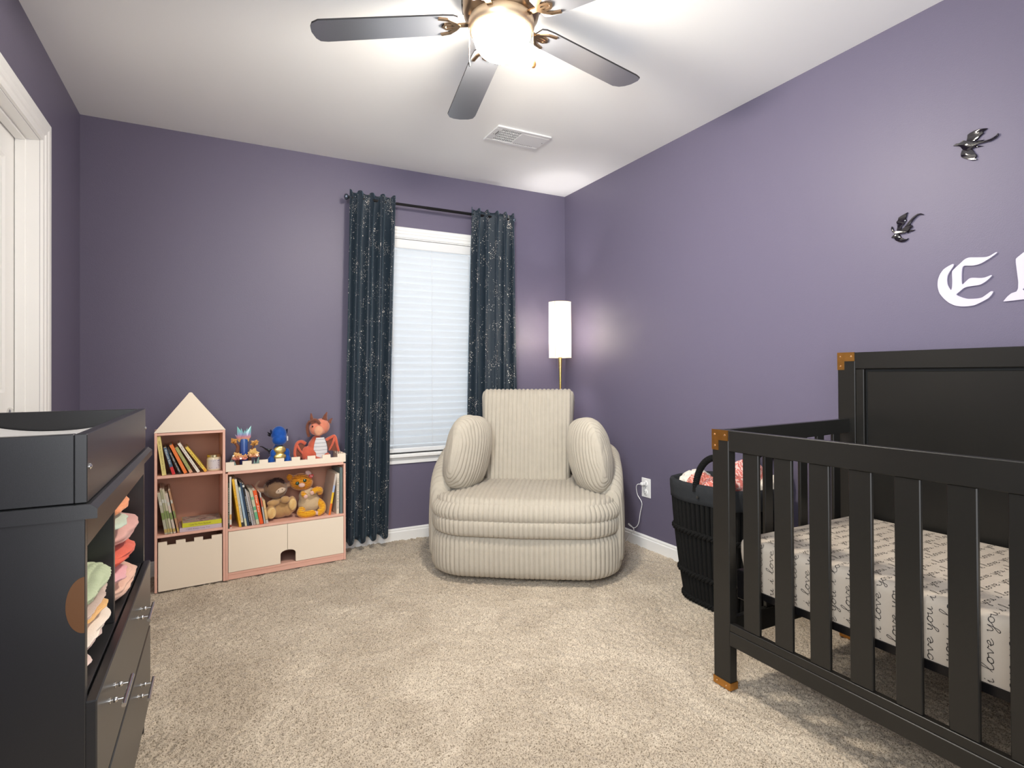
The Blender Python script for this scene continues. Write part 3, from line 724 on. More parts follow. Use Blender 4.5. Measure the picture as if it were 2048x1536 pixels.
g = G().prism([(XB - .004, .836), (-.187, .836), (-.187, .852), (-.197, .8605), (XB - .004, .8605)], 1.178, 2.045, 'y'); obj('dresser_top', g, DRESS, dr)
def pull(yc, z, par):
    g = G(); xb = -.163; g.tube([(xb, yc - .060, z), (xb, yc + .060, z)], .0042, 12)
    for y in (yc - .031, yc + .031):
        g.tube([(-.190, y, z), (xb, y, z)], .0026, 10); g.ell((-.180, y, z), (.005, .0052, .0052), nu=12, nv=8); g.lathe([(.006, 0), (.006, .002)], M=Matrix.Translation((-.190, y, z)) @ Matrix.Rotation(PI / 2, 4, 'Y'), n=14)
    obj('handle', g, CHROME, par, smooth=True)
for z0, z1, hz in ((.330, .518, .455), (.102, .320, .252)):
    d = obj('drawer', G().box(-.208, -.190, 1.194, 2.024, z0, z1, .0022), DRESS, dr)
    for yc in (1.343, 1.757): pull(yc, hz, d)
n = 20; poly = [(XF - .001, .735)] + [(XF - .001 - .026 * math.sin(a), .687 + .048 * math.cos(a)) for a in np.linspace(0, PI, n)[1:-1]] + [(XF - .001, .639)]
obj('half_oval_patch', G().prism(poly, D0 - .0006, D0 + .001, 'y'), mat('brown_patch', (.13, .050, .011), .5), dr)['label'] = 'brown half-oval patch on the near side panel'  # flat brown half-oval laid on the panel face
# topper tray
tr_ = thing('changing_tray', 'black open changing-pad tray sitting on top of the dresser', 'tray', (-.41, 1.61, .8605))
T0, T1 = .8615, .980
obj('front_wall', G().box(-.221, -.203, D0, D1, T0, T1, .0012), DRESS, tr_)
obj('back_wall', G().box(-.622, -.604, D0, D1, T0, T1, .0012), DRESS, tr_)
obj('end_wall', G().box(-.604, -.2215, D0 + .001, D0 + .019, T0, T1, .0012), DRESS, tr_)
obj('end_wall', G().box(-.604, -.2215, D1 - .019, D1 - .001, T0, T1, .0012), DRESS, tr_)
for y in (1.207, 2.020): obj('bolt_cap', G().lathe([(.0055, 0), (.0055, .002), (.003, .0042), (.0001, .005)], M=Matrix.Translation((-.2035, y, .922)) @ Matrix.Rotation(PI / 2, 4, 'Y'), n=18), CHROME, tr_, smooth=True)
g = G(); rows = []
for i in range(25):
    x = -.600 + (.375) * i / 24; e = abs(i / 12 - 1); zz = .925 + .035 * e ** 2.2; rows.append([(x, y, (zz if 0 < k < 11 else .863)) for k, y in enumerate([1.212] + list(np.linspace(1.22, 2.0, 10)) + [2.008])])
g.grid([[(x, y, .863) for x, y, z in rows[0]]] + rows + [[(x, y, .863) for x, y, z in rows[-1]]])
top('changing_pad', g, mat('grey_white_pad', (.62, .62, .62), .6, bump=.3, bscale=400), (-.41, 1.61, .863), 'pale grey contoured changing pad lying inside the black tray', 'changing pad', smooth=30)

# folded cloths in the cubbies
def cloth(name, x0, x1, y0, y1, z0, z1, col, label, seed, waffle=0.0, folds=3, grp=None, tip=0.0):
    nn = 120 if waffle else 46; mm_ = 190 if waffle else 72; rows = []; cx, cy, cz = (x0 + x1) / 2, (y0 + y1) / 2, (z0 + z1) / 2; hx, hy, hz = (x1 - x0) / 2, (y1 - y0) / 2, (z1 - z0) / 2
    for i in range(nn + 1):
        th = PI * i / nn; row = []
        for j in range(mm_):
            ph = 2 * PI * j / mm_
            def pw(a, q): return abs(a) ** q * (1 if a > 0 else -1)
            px = pw(math.sin(th), .62) * pw(math.cos(ph), .66); py = pw(math.sin(th), .62) * pw(math.sin(ph), .66); pz = pw(-math.cos(th), .8)
            n_ = noise.noise(Vector((px * 1.6 + seed * 3.1, py * 1.9, pz * 1.2))) ; n2 = noise.noise(Vector((px * 4 + seed, py * 5, pz * 3 + 7)))
            lay = math.sin(folds * PI * (pz + n_ * .5)) 
            k = 1 + .07 * n_ + .03 * n2
            d = .0030 * lay * (math.sin(th) ** 2)
            x = cx + hx * px * k + d * (px > 0) * 1.4; y = cy + hy * py * k + d * py; z = cz + hz * pz * (1 + .25 * n_) - tip * max(0, px) * hz
            if waffle: 
                wv = waffle * (abs(math.sin(y * PI / .016)) * abs(math.sin((x + z) * PI / .016))); x += wv * px; z += wv * (1 if pz > 0 else -1) * abs(pz)
            row.append((x, y, z))
        rows.append(row)
    g = G().grid(rows, closev=True); zm = min(v[2] for v in g.v); g.v = [(v[0], v[1], v[2] - zm + z0) for v in g.v]
    m = mat('cotton_' + '_'.join('%02d' % int(c * 99) for c in col), col, .9, bump=.5, bscale=500, var=.12, vscale=18, sheen=.2)
    return top(name, g, m, (cx, cy, z0), label, 'cloth', smooth=True, group=grp, auto=False)
G1 = 'folded cloths in the near cubby'; G2 = 'folded baby clothes in the far cubby'
S0 = .5165
cloth('muslin_cloth', -.42, -.225, 1.225, 1.40, S0, .535, (.75, .58, .52), 'pale pink crinkled cloth at the bottom front of the near cubby', 1, 0, 2, G1)
cloth('muslin_cloth', -.43, -.219, 1.30, 1.53, .5362, .560, (.62, .47, .43), 'mauve crinkled cloth second from the bottom in the near cubby', 2, .001, 2, G1)
cloth('muslin_cloth', -.43, -.212, 1.235, 1.545, .5614, .590, (.80, .70, .60), 'cream muslin cloth in the middle of the near cubby', 3, .0008, 3, G1)
cloth('muslin_cloth', -.42, -.216, 1.30, 1.50, .591, .612, (.72, .42, .16), 'mustard yellow muslin cloth folded in the near cubby', 4, .0012, 2, G1)
cloth('muslin_cloth', -.43, -.214, 1.24, 1.54, .613, .632, (.56, .42, .36), 'taupe waffle cloth directly under the sage green one', 5, .002, 2, G1)
cloth('muslin_cloth', -.44, -.212, 1.222, 1.545, .633, .672, (.46, .52, .33), 'sage green waffle blanket on top of the near cubby stack', 6, .0045, 2, G1)
cloth('baby_garment', -.42, -.205, 1.62, 1.93, S0, .566, (.72, .45, .34), 'peach beige garment at the bottom of the far cubby', 7, 0, 3, G2)
cloth('baby_garment', -.42, -.216, 1.60, 1.80, .5672, .596, (.72, .38, .40), 'rose pink garment low in the far cubby beside the divider', 8, 0, 2, G2)
cloth('baby_garment', -.42, -.208, 1.63, 1.90, .5972, .640, (.68, .12, .07), 'coral red garment in the middle of the far cubby', 9, 0, 3, G2)
cloth('baby_garment', -.42, -.203, 1.64, 1.96, .6412, .696, (.62, .33, .29), 'dusty pink garment above the coral one in the far cubby', 10, 0, 2, G2)
cloth('baby_garment', -.42, -.214, 1.60, 1.80, .6972, .726, (.48, .56, .45), 'mint green garment near the top of the far cubby', 11, 0, 2, G2)
cloth('baby_garment', -.41, -.214, 1.62, 1.86, .7272, .766, (.78, .30, .14), 'orange garment on top of the far cubby stack', 12, 0, 2, G2)

# ------------------------------------------------------------------ crib
cr = thing('baby_crib', 'black slatted baby crib with brass corner plates along the right wall', 'crib', (1.90, .70, 0))
CX0, CX1, CY1, CY0 = 1.530, 2.300, 1.406, .0
FH, HH = .883, 1.160
def postb(x0, x1, y0, y1, h): return G().box(x0, x1, y0, y1, 0.002, h, .0022)
posts = {}
for (y0, y1) in ((CY1 - .07, CY1), (CY0, CY0 + .07)):
    pf = obj('front_post', postb(1.530, 1.565, y0, y1, FH), BLACKW, cr); ph = obj('headboard_post', postb(2.252, 2.298, y0, y1, HH), BLACKW, cr)
    far = y0 > 1
    for (p_, xf_, xb_, h) in ((pf, 1.530, 1.565, FH), (ph, 2.252, 2.298, HH)):
        e0, e1 = (y1 - .028, y1) if far else (y0, y0 + .028)
        poly = [(y0, h + .001), (y1, h + .001), (y1, h - .070), (e0, h - .070), (e0, h - .035), (y0, h - .035)] if far else [(y1, h + .001), (y0, h + .001), (y0, h - .070), (e1, h - .070), (e1, h - .035), (y1, h - .035)]
        b_ = obj('corner_plate', G().tess(poly, xf_ - .0022, xf_ + .0006, 'x'), BRASS, p_)
        for (yy, zz) in (((y0 + y1) / 2 + (-.022), h - .016), ((y0 + y1) / 2 + .022, h - .016), (((e0 + e1) / 2), h - .055)):
            obj('screw', G().lathe([(.0036, 0), (.003, .0018), (.0001, .0026)], M=Matrix.Translation((xf_ - .0022, yy, zz)) @ Matrix.Rotation(-PI / 2, 4, 'Y'), n=12), mat('bright_brass', (.9, .65, .4), .25, metal=1), p_, smooth=True)
        cap = obj('foot_cap', G().box(xf_ - .0018, xb_ + .0018, y0 - .0018, y1 + .0018, .0, .026, .001), BRASS, p_)
        for yy in (y0 + .015, y1 - .015): obj('screw', G().lathe([(.003, 0), (.0026, .0014), (.0001, .002)], M=Matrix.Translation((xf_ - .0018, yy, .013)) @ Matrix.Rotation(-PI / 2, 4, 'Y'), n=10), mat('bright_brass', (.9, .65, .4), .25, metal=1), p_, smooth=True)
ya, yb = CY0 + .07, CY1 - .07
obj('top_rail', G().box(1.530, 1.552, ya, yb, .813, .884, .002), BLACKW, cr)
obj('bottom_rail', G().box(1.528, 1.554, ya, yb, .155, .203, .002), BLACKW, cr)
obj('rail_ledge', G().box(1.531, 1.551, ya, yb, .203, .229, .0015), BLACKW, cr)
y = 1.2525
sl = None
while y > .12:
    if sl is None: sl = obj('slat', G().box(1.5345, 1.5475, y - .0305, y + .0305, .229, .813, .0022), BLACKW, cr); base = y
    else:
        c2 = sl.copy(); C.objects.link(c2); c2.parent = cr; c2.location = (0, y - base, 0)
    y -= .1172
for (e0, e1) in ((CY1 - .050, CY1 - .020), (CY0 + .020, CY0 + .050)):
    ym = (e0 + e1) / 2
    g = G().prism([(1.565, .822), (2.252, .838), (2.252, .892), (1.565, .884)], ym - .011, ym + .011, 'y'); obj('end_top_rail', g, BLACKW, cr)
    obj('end_bottom_rail', G().box(1.565, 2.252, ym - .011, ym + .011, .155, .229, .002), BLACKW, cr)
    for x in (1.674, 1.773, 1.872, 1.972, 2.075, 2.177): obj('end_slat', G().box(x - .0215, x + .0215, ym - .0065, ym + .0065, .229, .828 + .016 * (x - 1.56) / .69, .002), BLACKW, cr)
obj('headboard_rail', G().box(2.253, 2.297, ya, yb, 1.094, 1.160, .002), BLACKW, cr)
obj('headboard_stile', G().box(2.256, 2.290, yb - .032, yb, .16, 1.093, .002), BLACKW, cr)
obj('headboard_stile', G().box(2.256, 2.290, ya, ya + .032, .16, 1.093, .002), BLACKW, cr)
obj('headboard_panel', G().box(2.262, 2.284, ya + .042, yb - .042, .24, 1.083, .002), BLACKW, cr)
obj('headboard_backing', G().box(2.272, 2.288, ya + .03, yb - .03, .2, 1.094), mat('shadow_black', (.006, .006, .006), .7), cr)
obj('headboard_bottom_rail', G().box(2.254, 2.296, ya, yb, .16, .24, .002), BLACKW, cr)
sf = G(); sf.box(1.575, 2.24, .085, .105, .334, .356); sf.box(1.575, 2.24, 1.295, 1.315, .334, .356); sf.box(1.572, 1.592, .085, 1.315, .334, .356); sf.box(2.22, 2.24, .085, 1.315, .334, .356)
fr2 = obj('mattress_frame', sf, BLK, cr)
for i in range(9): obj('spring_bar', G().tube([(1.59, .2 + i * .12, .345), (2.22, .2 + i * .12, .345)], .003, 6), BLK, fr2)
for y in (1.318, .082):
    for x in (1.60, 2.2): obj('hanger_bracket', G().box(x - .015, x + .015, min(y, 1.35 if y > 1 else .05), max(y, 1.353 if y > 1 else .047), .30, .40, .003), BLK, fr2)

# mattress with script-printed sheet
SHEET = mat('cream_printed_sheet', (.50, .43, .35), .85, bump=.35, bscale=45, var=.05, vscale=6)
mx0, mx1, my0, my1, mz0, mz1 = 1.570, 2.240, .070, 1.340, .3565, .518
def rbox(x0, x1, y0, y1, z0, z1, r, rc, n=160):
    pts = []
    for cx, cy, a0 in ((x1 - rc, y1 - rc, 0), (x0 + rc, y1 - rc, PI / 2), (x0 + rc, y0 + rc, PI), (x1 - rc, y0 + rc, 1.5 * PI)):
        for i in range(9): a = a0 + PI / 2 * i / 8; pts.append((cx + rc * math.cos(a), cy + rc * math.sin(a), math.cos(a), math.sin(a)))
    rows = []
    for z, ins in [(z0, .058), (z0 + .004, .050), (z0 + .045, .020), (z0 + .09, .004), (z0 + .11, 0)] + [(z1 - r + r * math.sin(q), r * (1 - math.cos(q))) for q in np.linspace(0, PI / 2, 7)]:
        kx = .1 if z < z0 + .112 else 1; rows.append([(x - nx * ins * kx, y - ny * ins, z) for x, y, nx, ny in pts])
    return G().grid(rows, closev=True, capa=True, capb=True)
mt = thing('crib_mattress', 'crib mattress in a cream sheet printed with handwriting inside the crib', 'mattress', (1.90, .70, mz0))
sh_ = obj('fitted_sheet', rbox(mx0, mx1, my0, my1, mz0, mz1, .028, .036), SHEET, mt, smooth=50)
# hem
STK = {
 'i': ([[(0, .15), (.22, .45), (.42, 1.0), (.40, .35), (.52, .02), (.78, .25)], [(.46, 1.42), (.50, 1.55)]], .78),
 'l': ([[(0, .25), (.38, 1.1), (.62, 2.0), (.46, 2.25), (.28, 1.7), (.22, .6), (.34, .05), (.62, .06), (.85, .35)]], .85),
 'o': ([[(0, .35), (.25, .85), (.55, 1.0), (.25, .95), (.08, .5), (.22, .05), (.52, .08), (.72, .5), (.60, .95), (.72, .8), (.98, .85)]], .98),
 'v': ([[(0, .85), (.12, .95), (.30, .3), (.38, .02), (.62, .5), (.72, .98), (.86, .80), (1.02, .82)]], 1.02),
 'e': ([[(0, .45), (.30, .45), (.58, .72), (.45, 1.0), (.20, .85), (.12, .4), (.28, .04), (.56, .06), (.85, .4)]], .85),
 'y': ([[(0, .85), (.12, .98), (.14, .4), (.30, .05), (.52, .25), (.72, .98), (.64, 0), (.48, -.95), (.25, -1.1), (.20, -.8), (.55, -.2), (.95, .3)]], .95),
 'u': ([[(0, .80), (.10, .95), (.12, .35), (.28, .03), (.52, .25), (.68, .95), (.66, .3), (.80, .03), (1.0, .25)]], 1.0)}
def phrase():
    segs = []; x = 0
    for wd in ('i', 'love', 'you'):
        for ch in wd:
            st_, adv = STK[ch]
            for s in st_: segs.append([(x + p[0], p[1]) for p in spline([(q[0], q[1], 0) for q in s], 4)])
            x += adv
        x += .75
    return segs, x
PH, PW = phrase(); SX = .0205; SY = .0118; WD = .0015
r_e = .028; side = mz1 - r_e - (mz0 + .004)
def sheetmap(p, q):
    e = .0006
    if p < side: return (mx0 - e, q, mz0 + .004 + p)
    a = (p - side) / r_e
    if a < PI / 2: return (mx0 + r_e - (r_e + e) * math.cos(a), q, mz1 - r_e + (r_e + e) * math.sin(a))
    return (mx0 + r_e + (p - side - r_e * PI / 2), q, mz1 + e)
g = G(); total = side + r_e * PI / 2 + (mx1 - mx0 - .05); rr = random.Random(5); q = my1 - .062
while q > .42:
    p0 = -rr.random() * PW * SX
    while p0 < total:
        for sg in PH:
            pts = [Vector((p0 + x * SX, y_ * SY)) for x, y_ in sg]
            for a, b in zip(pts, pts[1:]):
                if a.x < .002 or b.x > total or (b - a).length < 1e-6: continue
                d = (b - a).normalized(); nrm = Vector((-d.y, d.x)) * WD / 2; a2 = a - d * .0003; b2 = b + d * .0003
                g.add([sheetmap(w_.x, q + w_.y) for w_ in (a2 - nrm, b2 - nrm, b2 + nrm, a2 + nrm)], [(0, 1, 2, 3)])
        p0 += PW * SX
    q -= .041
o = obj('printed_handwriting', g, mat('script_ink', (.035, .03, .03), .8), sh_); o['kind'] = 'stuff'; o['label'] = 'black cursive print reading i love you'

# ------------------------------------------------------------------ laundry basket
bx_, by_ = 2.128, 1.875
bk_ = thing('laundry_basket', 'tall black rope basket with fabric liner between crib and armchair', 'basket', (bx_, by_, 0))
ROPE = mat('black_rope', (.010, .0098, .0095), .9, spec=.12, bump=.8, bscale=320)
LIN = mat('black_cotton_liner', (.026, .028, .031), .9, spec=.15, bump=.5, bscale=260, var=.25, vscale=25)
def sup(t, z, k=0.0, nn=3.0):
    f = z / .56; a = .140 + .048 * f + .008 * math.sin(PI * min(1, f)) + k; b = .185 + .060 * f + .008 * math.sin(PI * min(1, f)) + k
    c, s = math.cos(t), math.sin(t)
    return (bx_ + a * abs(c) ** (2 / nn) * (1 if c > 0 else -1), by_ + b * abs(s) ** (2 / nn) * (1 if s > 0 else -1), z)
TS = np.linspace(0, 2 * PI, 97)[:-1]
obj('inner_lining', G().grid([[sup(t, z, -.010) for t in TS] for z in (.012, .1, .3, .52)], closev=True, capa=True), mat('deep_black', (.004, .004, .004), .9), bk_, smooth=True)
# arclength spaced cords
def arcs(z, n, k=0.0):
    T = np.linspace(0, 2 * PI, 721); P = np.array([sup(t, z, k) for t in T]); L = np.concatenate([[0], np.cumsum(np.linalg.norm(np.diff(P, axis=0), axis=1))])
    return [float(np.interp(L[-1] * i / n, L, T)) for i in range(n)]
for t in arcs(.3, 50): obj('rope_cord', G().tube([sup(t, z) for z in (.012, .09, .17, .25, .33, .41, .50)], .0105, 8), ROPE, bk_, smooth=True)
for zc in (.335, .135, .012):
    T = arcs(zc, 150, .006)
    for ph in (0, PI):
        g = G().tube([Vector(sup(t, zc, .007 + .006 * math.cos(i * 2 * PI / 5 + ph))) + Vector((0, 0, .008 * math.sin(i * 2 * PI / 5 + ph))) for i, t in enumerate(T)], .0085, 7, closed=True)
        obj('woven_band', g, ROPE, bk_, smooth=True)
rows = []
for z, k in ((.478, .010), (.480, .013), (.50, .0125), (.53, .013), (.555, .012), (.567, .006), (.570, -.002), (.562, -.010), (.50, -.012), (.40, -.014)):
    rows.append([tuple(Vector(sup(t, z, k + .0025 * noise.noise(Vector((math.cos(t) * 6, math.sin(t) * 6, z * 12))))) + Vector((0, 0, .005 * noise.noise(Vector((math.cos(t) * 3, math.sin(t) * 3, 4)))))) for t in TS])
obj('liner', G().grid(rows, closev=True), LIN, bk_, smooth=True, auto=False)
for sx in (-1, 1):
    pts = []
    for a in np.linspace(0, PI, 60):
        yy = by_ - .095 - .100 * math.cos(a); zz = .535 + .165 * math.sin(a) ** .8
        xx = bx_ + sx * (.193 - .025 * math.sin(a)); pts.append((xx, yy, zz))
    g = G().tube(pts, .0125, 10); obj('handle', g, ROPE, bk_, smooth=True)
    for ph in (0,):
        g = G(); 
        hp = [Vector(p) for p in pts]
        for i in range(2, 58): 
            d = (hp[min(59, i + 1)] - hp[i - 1]).normalized(); w_ = Vector((1, 0, 0)); v_ = d.cross(w_)
            g.tube([hp[i] + (w_ * math.cos(q) + v_ * math.sin(q)) * .0132 + d * .002 * math.sin(q) for q in np.linspace(0, 2 * PI, 13)[:-1]], .0028, 5, closed=True)
        obj('handle_wrap', g, ROPE, bk_, smooth=True)
    obj('button', G().lathe([(.008, 0), (.007, .004), (.0001, .005)], M=Matrix.Translation((bx_ - .203, by_ - .02, .515)) @ Matrix.Rotation(-PI / 2, 4, 'Y'), n=14), mat('black_button', (.02, .02, .02), .25), bk_, smooth=True) if sx < 0 else None
CG = 'clothes heaped in the laundry basket'
def heap(c, r, col, label, seed, pat=None):
    rows = []; n = 40
    for i in range(n + 1):
        th = PI * i / n; row = []
        for j in range(64):
            ph = 2 * PI * j / 64; d = Vector((math.sin(th) * math.cos(ph), math.sin(th) * math.sin(ph), math.cos(th)))
            rg = 1 - abs(noise.noise(d * 2.3 + Vector((seed, 0, 0)))) * 1.0 ; rg2 = 1 - abs(noise.noise(d * 5 + Vector((0, seed, 0))))
            k = .78 + .28 * rg + .10 * rg2 - .1
            row.append((c[0] + r[0] * d.x * k, c[1] + r[1] * d.y * k, c[2] + r[2] * d.z * k))
        rows.append(row)
    m = mat('laundry_%d' % seed, col, .9, var=.1, vscale=30, bump=.5, bscale=300)
    if pat:
        t = m.node_tree.nodes.new('ShaderNodeTexWave'); t.inputs['Scale'].default_value = 22; t.inputs['Distortion'].default_value = 7; t.inputs['Detail Scale'].default_value = 3
        ramp_over(m, t, 'Fac', [(0.0, col), (.62, col), (.7, pat), (1, pat)])
    top('garment', G().grid(rows, closev=True), m, (c[0], c[1], c[2] - r[2]), label, 'clothing', smooth=True, group=CG, auto=False)
heap((2.12, 2.055, .535), (.10, .055, .06), (.72, .66, .58), 'off-white garment at the chair end of the laundry basket', 21)
heap((2.06, 1.965, .540), (.075, .055, .060), (.62, .17, .12), 'coral pink garment in the basket beside the off-white one', 22, (.78, .42, .36))
heap((2.04, 1.855, .535), (.085, .06, .060), (.60, .15, .11), 'red and pink patterned garment in the middle of the laundry basket', 23, (.80, .50, .45))
heap((2.15, 1.775, .575), (.105, .075, .105), (.62, .17, .14), 'large red patterned garment heaped highest in the laundry basket', 24, (.82, .55, .50))
heap((2.19, 1.675, .545), (.09, .040, .075), (.76, .70, .60), 'cream garment at the crib end of the laundry basket', 25)

# ------------------------------------------------------------------ wall letters and dragon ornaments
LIL = mat('pale_lilac_board', (.62, .57, .69), .45)
def chaikin(p, it=2, k=.2):
    for _ in range(it): p = [q for i in range(len(p)) for q in ((p[i - 1][0] * k + p[i][0] * (1 - k), p[i - 1][1] * k + p[i][1] * (1 - k)), (p[(i + 1) % len(p)][0] * k + p[i][0] * (1 - k), p[(i + 1) % len(p)][1] * k + p[i][1] * (1 - k)))]
    return p
E_ = [(.907,1.487),(.904,1.485),(.912,1.478),(.927,1.468),(.945,1.458),(.958,1.453),(.976,1.452),(1.001,1.457),(1.006,1.451),(1.008,1.426),(1.008,1.399),(1.006,1.389),(.995,1.4),(.985,1.409),(.976,1.41),(.952,1.405),(.94,1.405),(.93,1.408),(.921,1.411),(.92,1.408),(.928,1.399),(.94,1.389),(.955,1.381),(.977,1.381),(.994,1.38),(1.004,1.376),(1.016,1.365),(1.026,1.358),(1.02,1.352),(1.005,1.343),(.99,1.337),(.967,1.335),(.949,1.336),(.934,1.347),(.924,1.355),(.918,1.355),(.917,1.352),(.923,1.341),(.932,1.331),(.953,1.32),(.971,1.312),(.99,1.311),(1.008,1.312),(1.028,1.317),(1.048,1.33),(1.065,1.349),(1.078,1.37),(1.083,1.394),(1.082,1.418),(1.075,1.438),(1.064,1.454),(1.049,1.463),(1.034,1.469),(1.031,1.466),(1.034,1.458),(1.043,1.445),(1.051,1.431),(1.053,1.415),(1.052,1.398),(1.046,1.383),(1.04,1.374),(1.037,1.385),(1.036,1.408),(1.037,1.438),(1.036,1.444),(1.027,1.453),(1.011,1.467),(.997,1.48),(.984,1.483),(.963,1.479),(.939,1.475),(.927,1.476)]
top('wall_letter', G().tess(chaikin(E_), XR - .007, XR - .0015, 'x'), LIL, (XR, .99, 1.311), 'pale lilac blackletter letter E on the right wall', 'letter')
L_ = [(.834,1.472),(.852,1.457),(.855,1.453),(.855,1.441),(.852,1.408),(.849,1.376),(.85,1.354),(.854,1.345),(.868,1.341),(.878,1.332),(.885,1.323),(.89,1.316),(.867,1.316),(.835,1.317),(.80,1.314),(.77,1.318),(.755,1.335),(.762,1.35),(.775,1.34),(.795,1.336),(.815,1.338),(.832,1.343),(.839,1.35),(.827,1.36),(.822,1.40),(.822,1.44),(.815,1.478)]
top('wall_letter', G().tess(chaikin(L_, 1, .12), XR - .007, XR - .0015, 'x'), LIL, (XR, .83, 1.311), 'pale lilac blackletter letter L cut by the right picture edge', 'letter')
GLOS = mat('glossy_black_plastic', (.006, .004, .008), .10, coat=1.0)
def wallshape(poly, name, par, h=.006, crown=.004):
    """domed low relief: outline at the wall, shrunk and raised top"""
    from mathutils.geometry import tessellate_polygon
    n = len(poly); cx = sum(p[0] for p in poly) / n; cy = sum(p[1] for p in poly) / n
    nr = []
    for i in range(n):
        a = Vector(poly[i - 1]); b = Vector(poly[i]); c = Vector(poly[(i + 1) % n]); d1 = (b - a).normalized(); d2 = (c - b).normalized(); nn = Vector((-(d1.y + d2.y), d1.x + d2.x)); nn = nn.normalized() if nn.length > 1e-6 else Vector((0, 0)); nr.append(nn)
    A = sum(poly[i - 1][0] * poly[i][1] - poly[i][0] * poly[i - 1][1] for i in range(n)); sg = 1 if A > 0 else -1
    ins = .0016
    P1 = [(XR - .0008, *p) for p in poly]; P2 = [(XR - h + .001, p[0] + nr[i].x * sg * ins * .3, p[1] + nr[i].y * sg * ins * .3) for i, p in enumerate(poly)]
    P3 = [(XR - h - .002 * noise.noise(Vector((p[0] * 60, p[1] * 60, 0))), p[0] + nr[i].x * sg * ins, p[1] + nr[i].y * sg * ins) for i, p in enumerate(poly)]
    tri = tessellate_polygon([[Vector((p[0], p[1], 0)) for p in poly]])
    g = G(); g.grid([P1, P2, P3], closev=True); g.f += [tuple(t_ + 2 * n for t_ in t) for t in tri]
    return obj(name, g, GLOS, par, smooth=True, auto=True)
d1 = thing('dragon_ornament', 'glossy black flying dragon ornament on the right wall, the upper one with spread wings', 'ornament', (XR, .965, 1.82))
wallshape([(1.029,1.893),(1.019,1.898),(1.008,1.8965),(.998,1.902),(.985,1.895),(.966,1.884),(.956,1.8795),(.940,1.8775),(.920,1.8775),(.905,1.8825),(.8975,1.8885),(.8975,1.882),(.905,1.875),(.92,1.870),(.94,1.871),(.957,1.872),(.966,1.864),(.985,1.858),(1.0,1.868),(1.006,1.880),(1.014,1.887)], 'dragon_body', d1, .010)
wallshape([(.990,1.893),(.987,1.905),(.986,1.917),(.978,1.921),(.968,1.924),(.952,1.925),(.940,1.922),(.928,1.918),(.934,1.914),(.941,1.911),(.938,1.905),(.946,1.900),(.952,1.895),(.958,1.889),(.968,1.886),(.980,1.884)], 'wing', d1, .008)
wallshape([(1.003,1.868),(1.007,1.856),(1.006,1.846),(.999,1.838),(.987,1.830),(.972,1.821),(.957,1.820),(.964,1.826),(.959,1.832),(.960,1.838),(.965,1.846),(.969,1.855),(.975,1.864),(.988,1.868)], 'wing', d1, .008)
wallshape([(.965,1.884),(.955,1.886),(.945,1.884),(.938,1.882),(.946,1.879),(.957,1.879)], 'claw', d1, .006); wallshape([(.966,1.868),(.956,1.868),(.947,1.865),(.940,1.861),(.950,1.862),(.962,1.863)], 'claw', d1, .006)
d2 = thing('dragon_ornament', 'glossy black diving dragon ornament on the right wall, the lower one above the letter E', 'ornament', (XR, 1.18, 1.575))
wallshape([(1.240,1.647),(1.240,1.638),(1.234,1.628),(1.226,1.621),(1.216,1.617),(1.203,1.615),(1.192,1.615),(1.182,1.620),(1.173,1.628),(1.165,1.634),(1.166,1.640),(1.173,1.646),(1.162,1.660),(1.150,1.671),(1.138,1.675),(1.130,1.670),(1.126,1.672),(1.134,1.678),(1.146,1.679),(1.162,1.671),(1.177,1.657),(1.188,1.644),(1.195,1.637),(1.204,1.632),(1.216,1.630),(1.226,1.631),(1.232,1.637),(1.235,1.646),(1.237,1.652)], 'dragon_body', d2, .010)
wallshape([(1.221,1.633),(1.218,1.645),(1.219,1.655),(1.222,1.666),(1.216,1.672),(1.214,1.681),(1.205,1.686),(1.193,1.690),(1.181,1.6935),(1.184,1.687),(1.185,1.680),(1.188,1.672),(1.186,1.664),(1.190,1.660),(1.195,1.651),(1.203,1.645),(1.205,1.634)], 'wing', d2, .008)
wallshape([(1.238,1.613),(1.229,1.620),(1.214,1.618),(1.208,1.611),(1.205,1.602),(1.193,1.594),(1.184,1.592),(1.180,1.594),(1.184,1.588),(1.193,1.583),(1.205,1.583),(1.218,1.589),(1.227,1.596),(1.230,1.605),(1.241,1.608)], 'wing', d2, .008)
wallshape([(1.182,1.622),(1.173,1.625),(1.163,1.622),(1.157,1.621),(1.164,1.617),(1.174,1.617),(1.184,1.613)], 'claw', d2, .006)
# ------------------------------------------------------------------ castle bookcase
BO = (-.291, 3.276); BA = math.atan2(.0782, .9969)
bc = thing('castle_bookcase', 'pink and cream castle-shaped toy bookcase with gabled tower by the back wall', 'bookcase', (BO[0], BO[1], 0), BA)
def bw(s, d, z): return (BO[0] + s * math.cos(BA) - d * math.sin(BA), BO[1] + s * math.sin(BA) + d * math.cos(BA), z)
DB = .235; TW, BW = .315, .945; t_ = .012
def pb(name, m, s0, s1, d0, d1, z0, z1, ch=.0012, par=None): return obj(name, G().box(s0, s1, d0, d1, z0, z1, ch), m, par or bc, world=False)
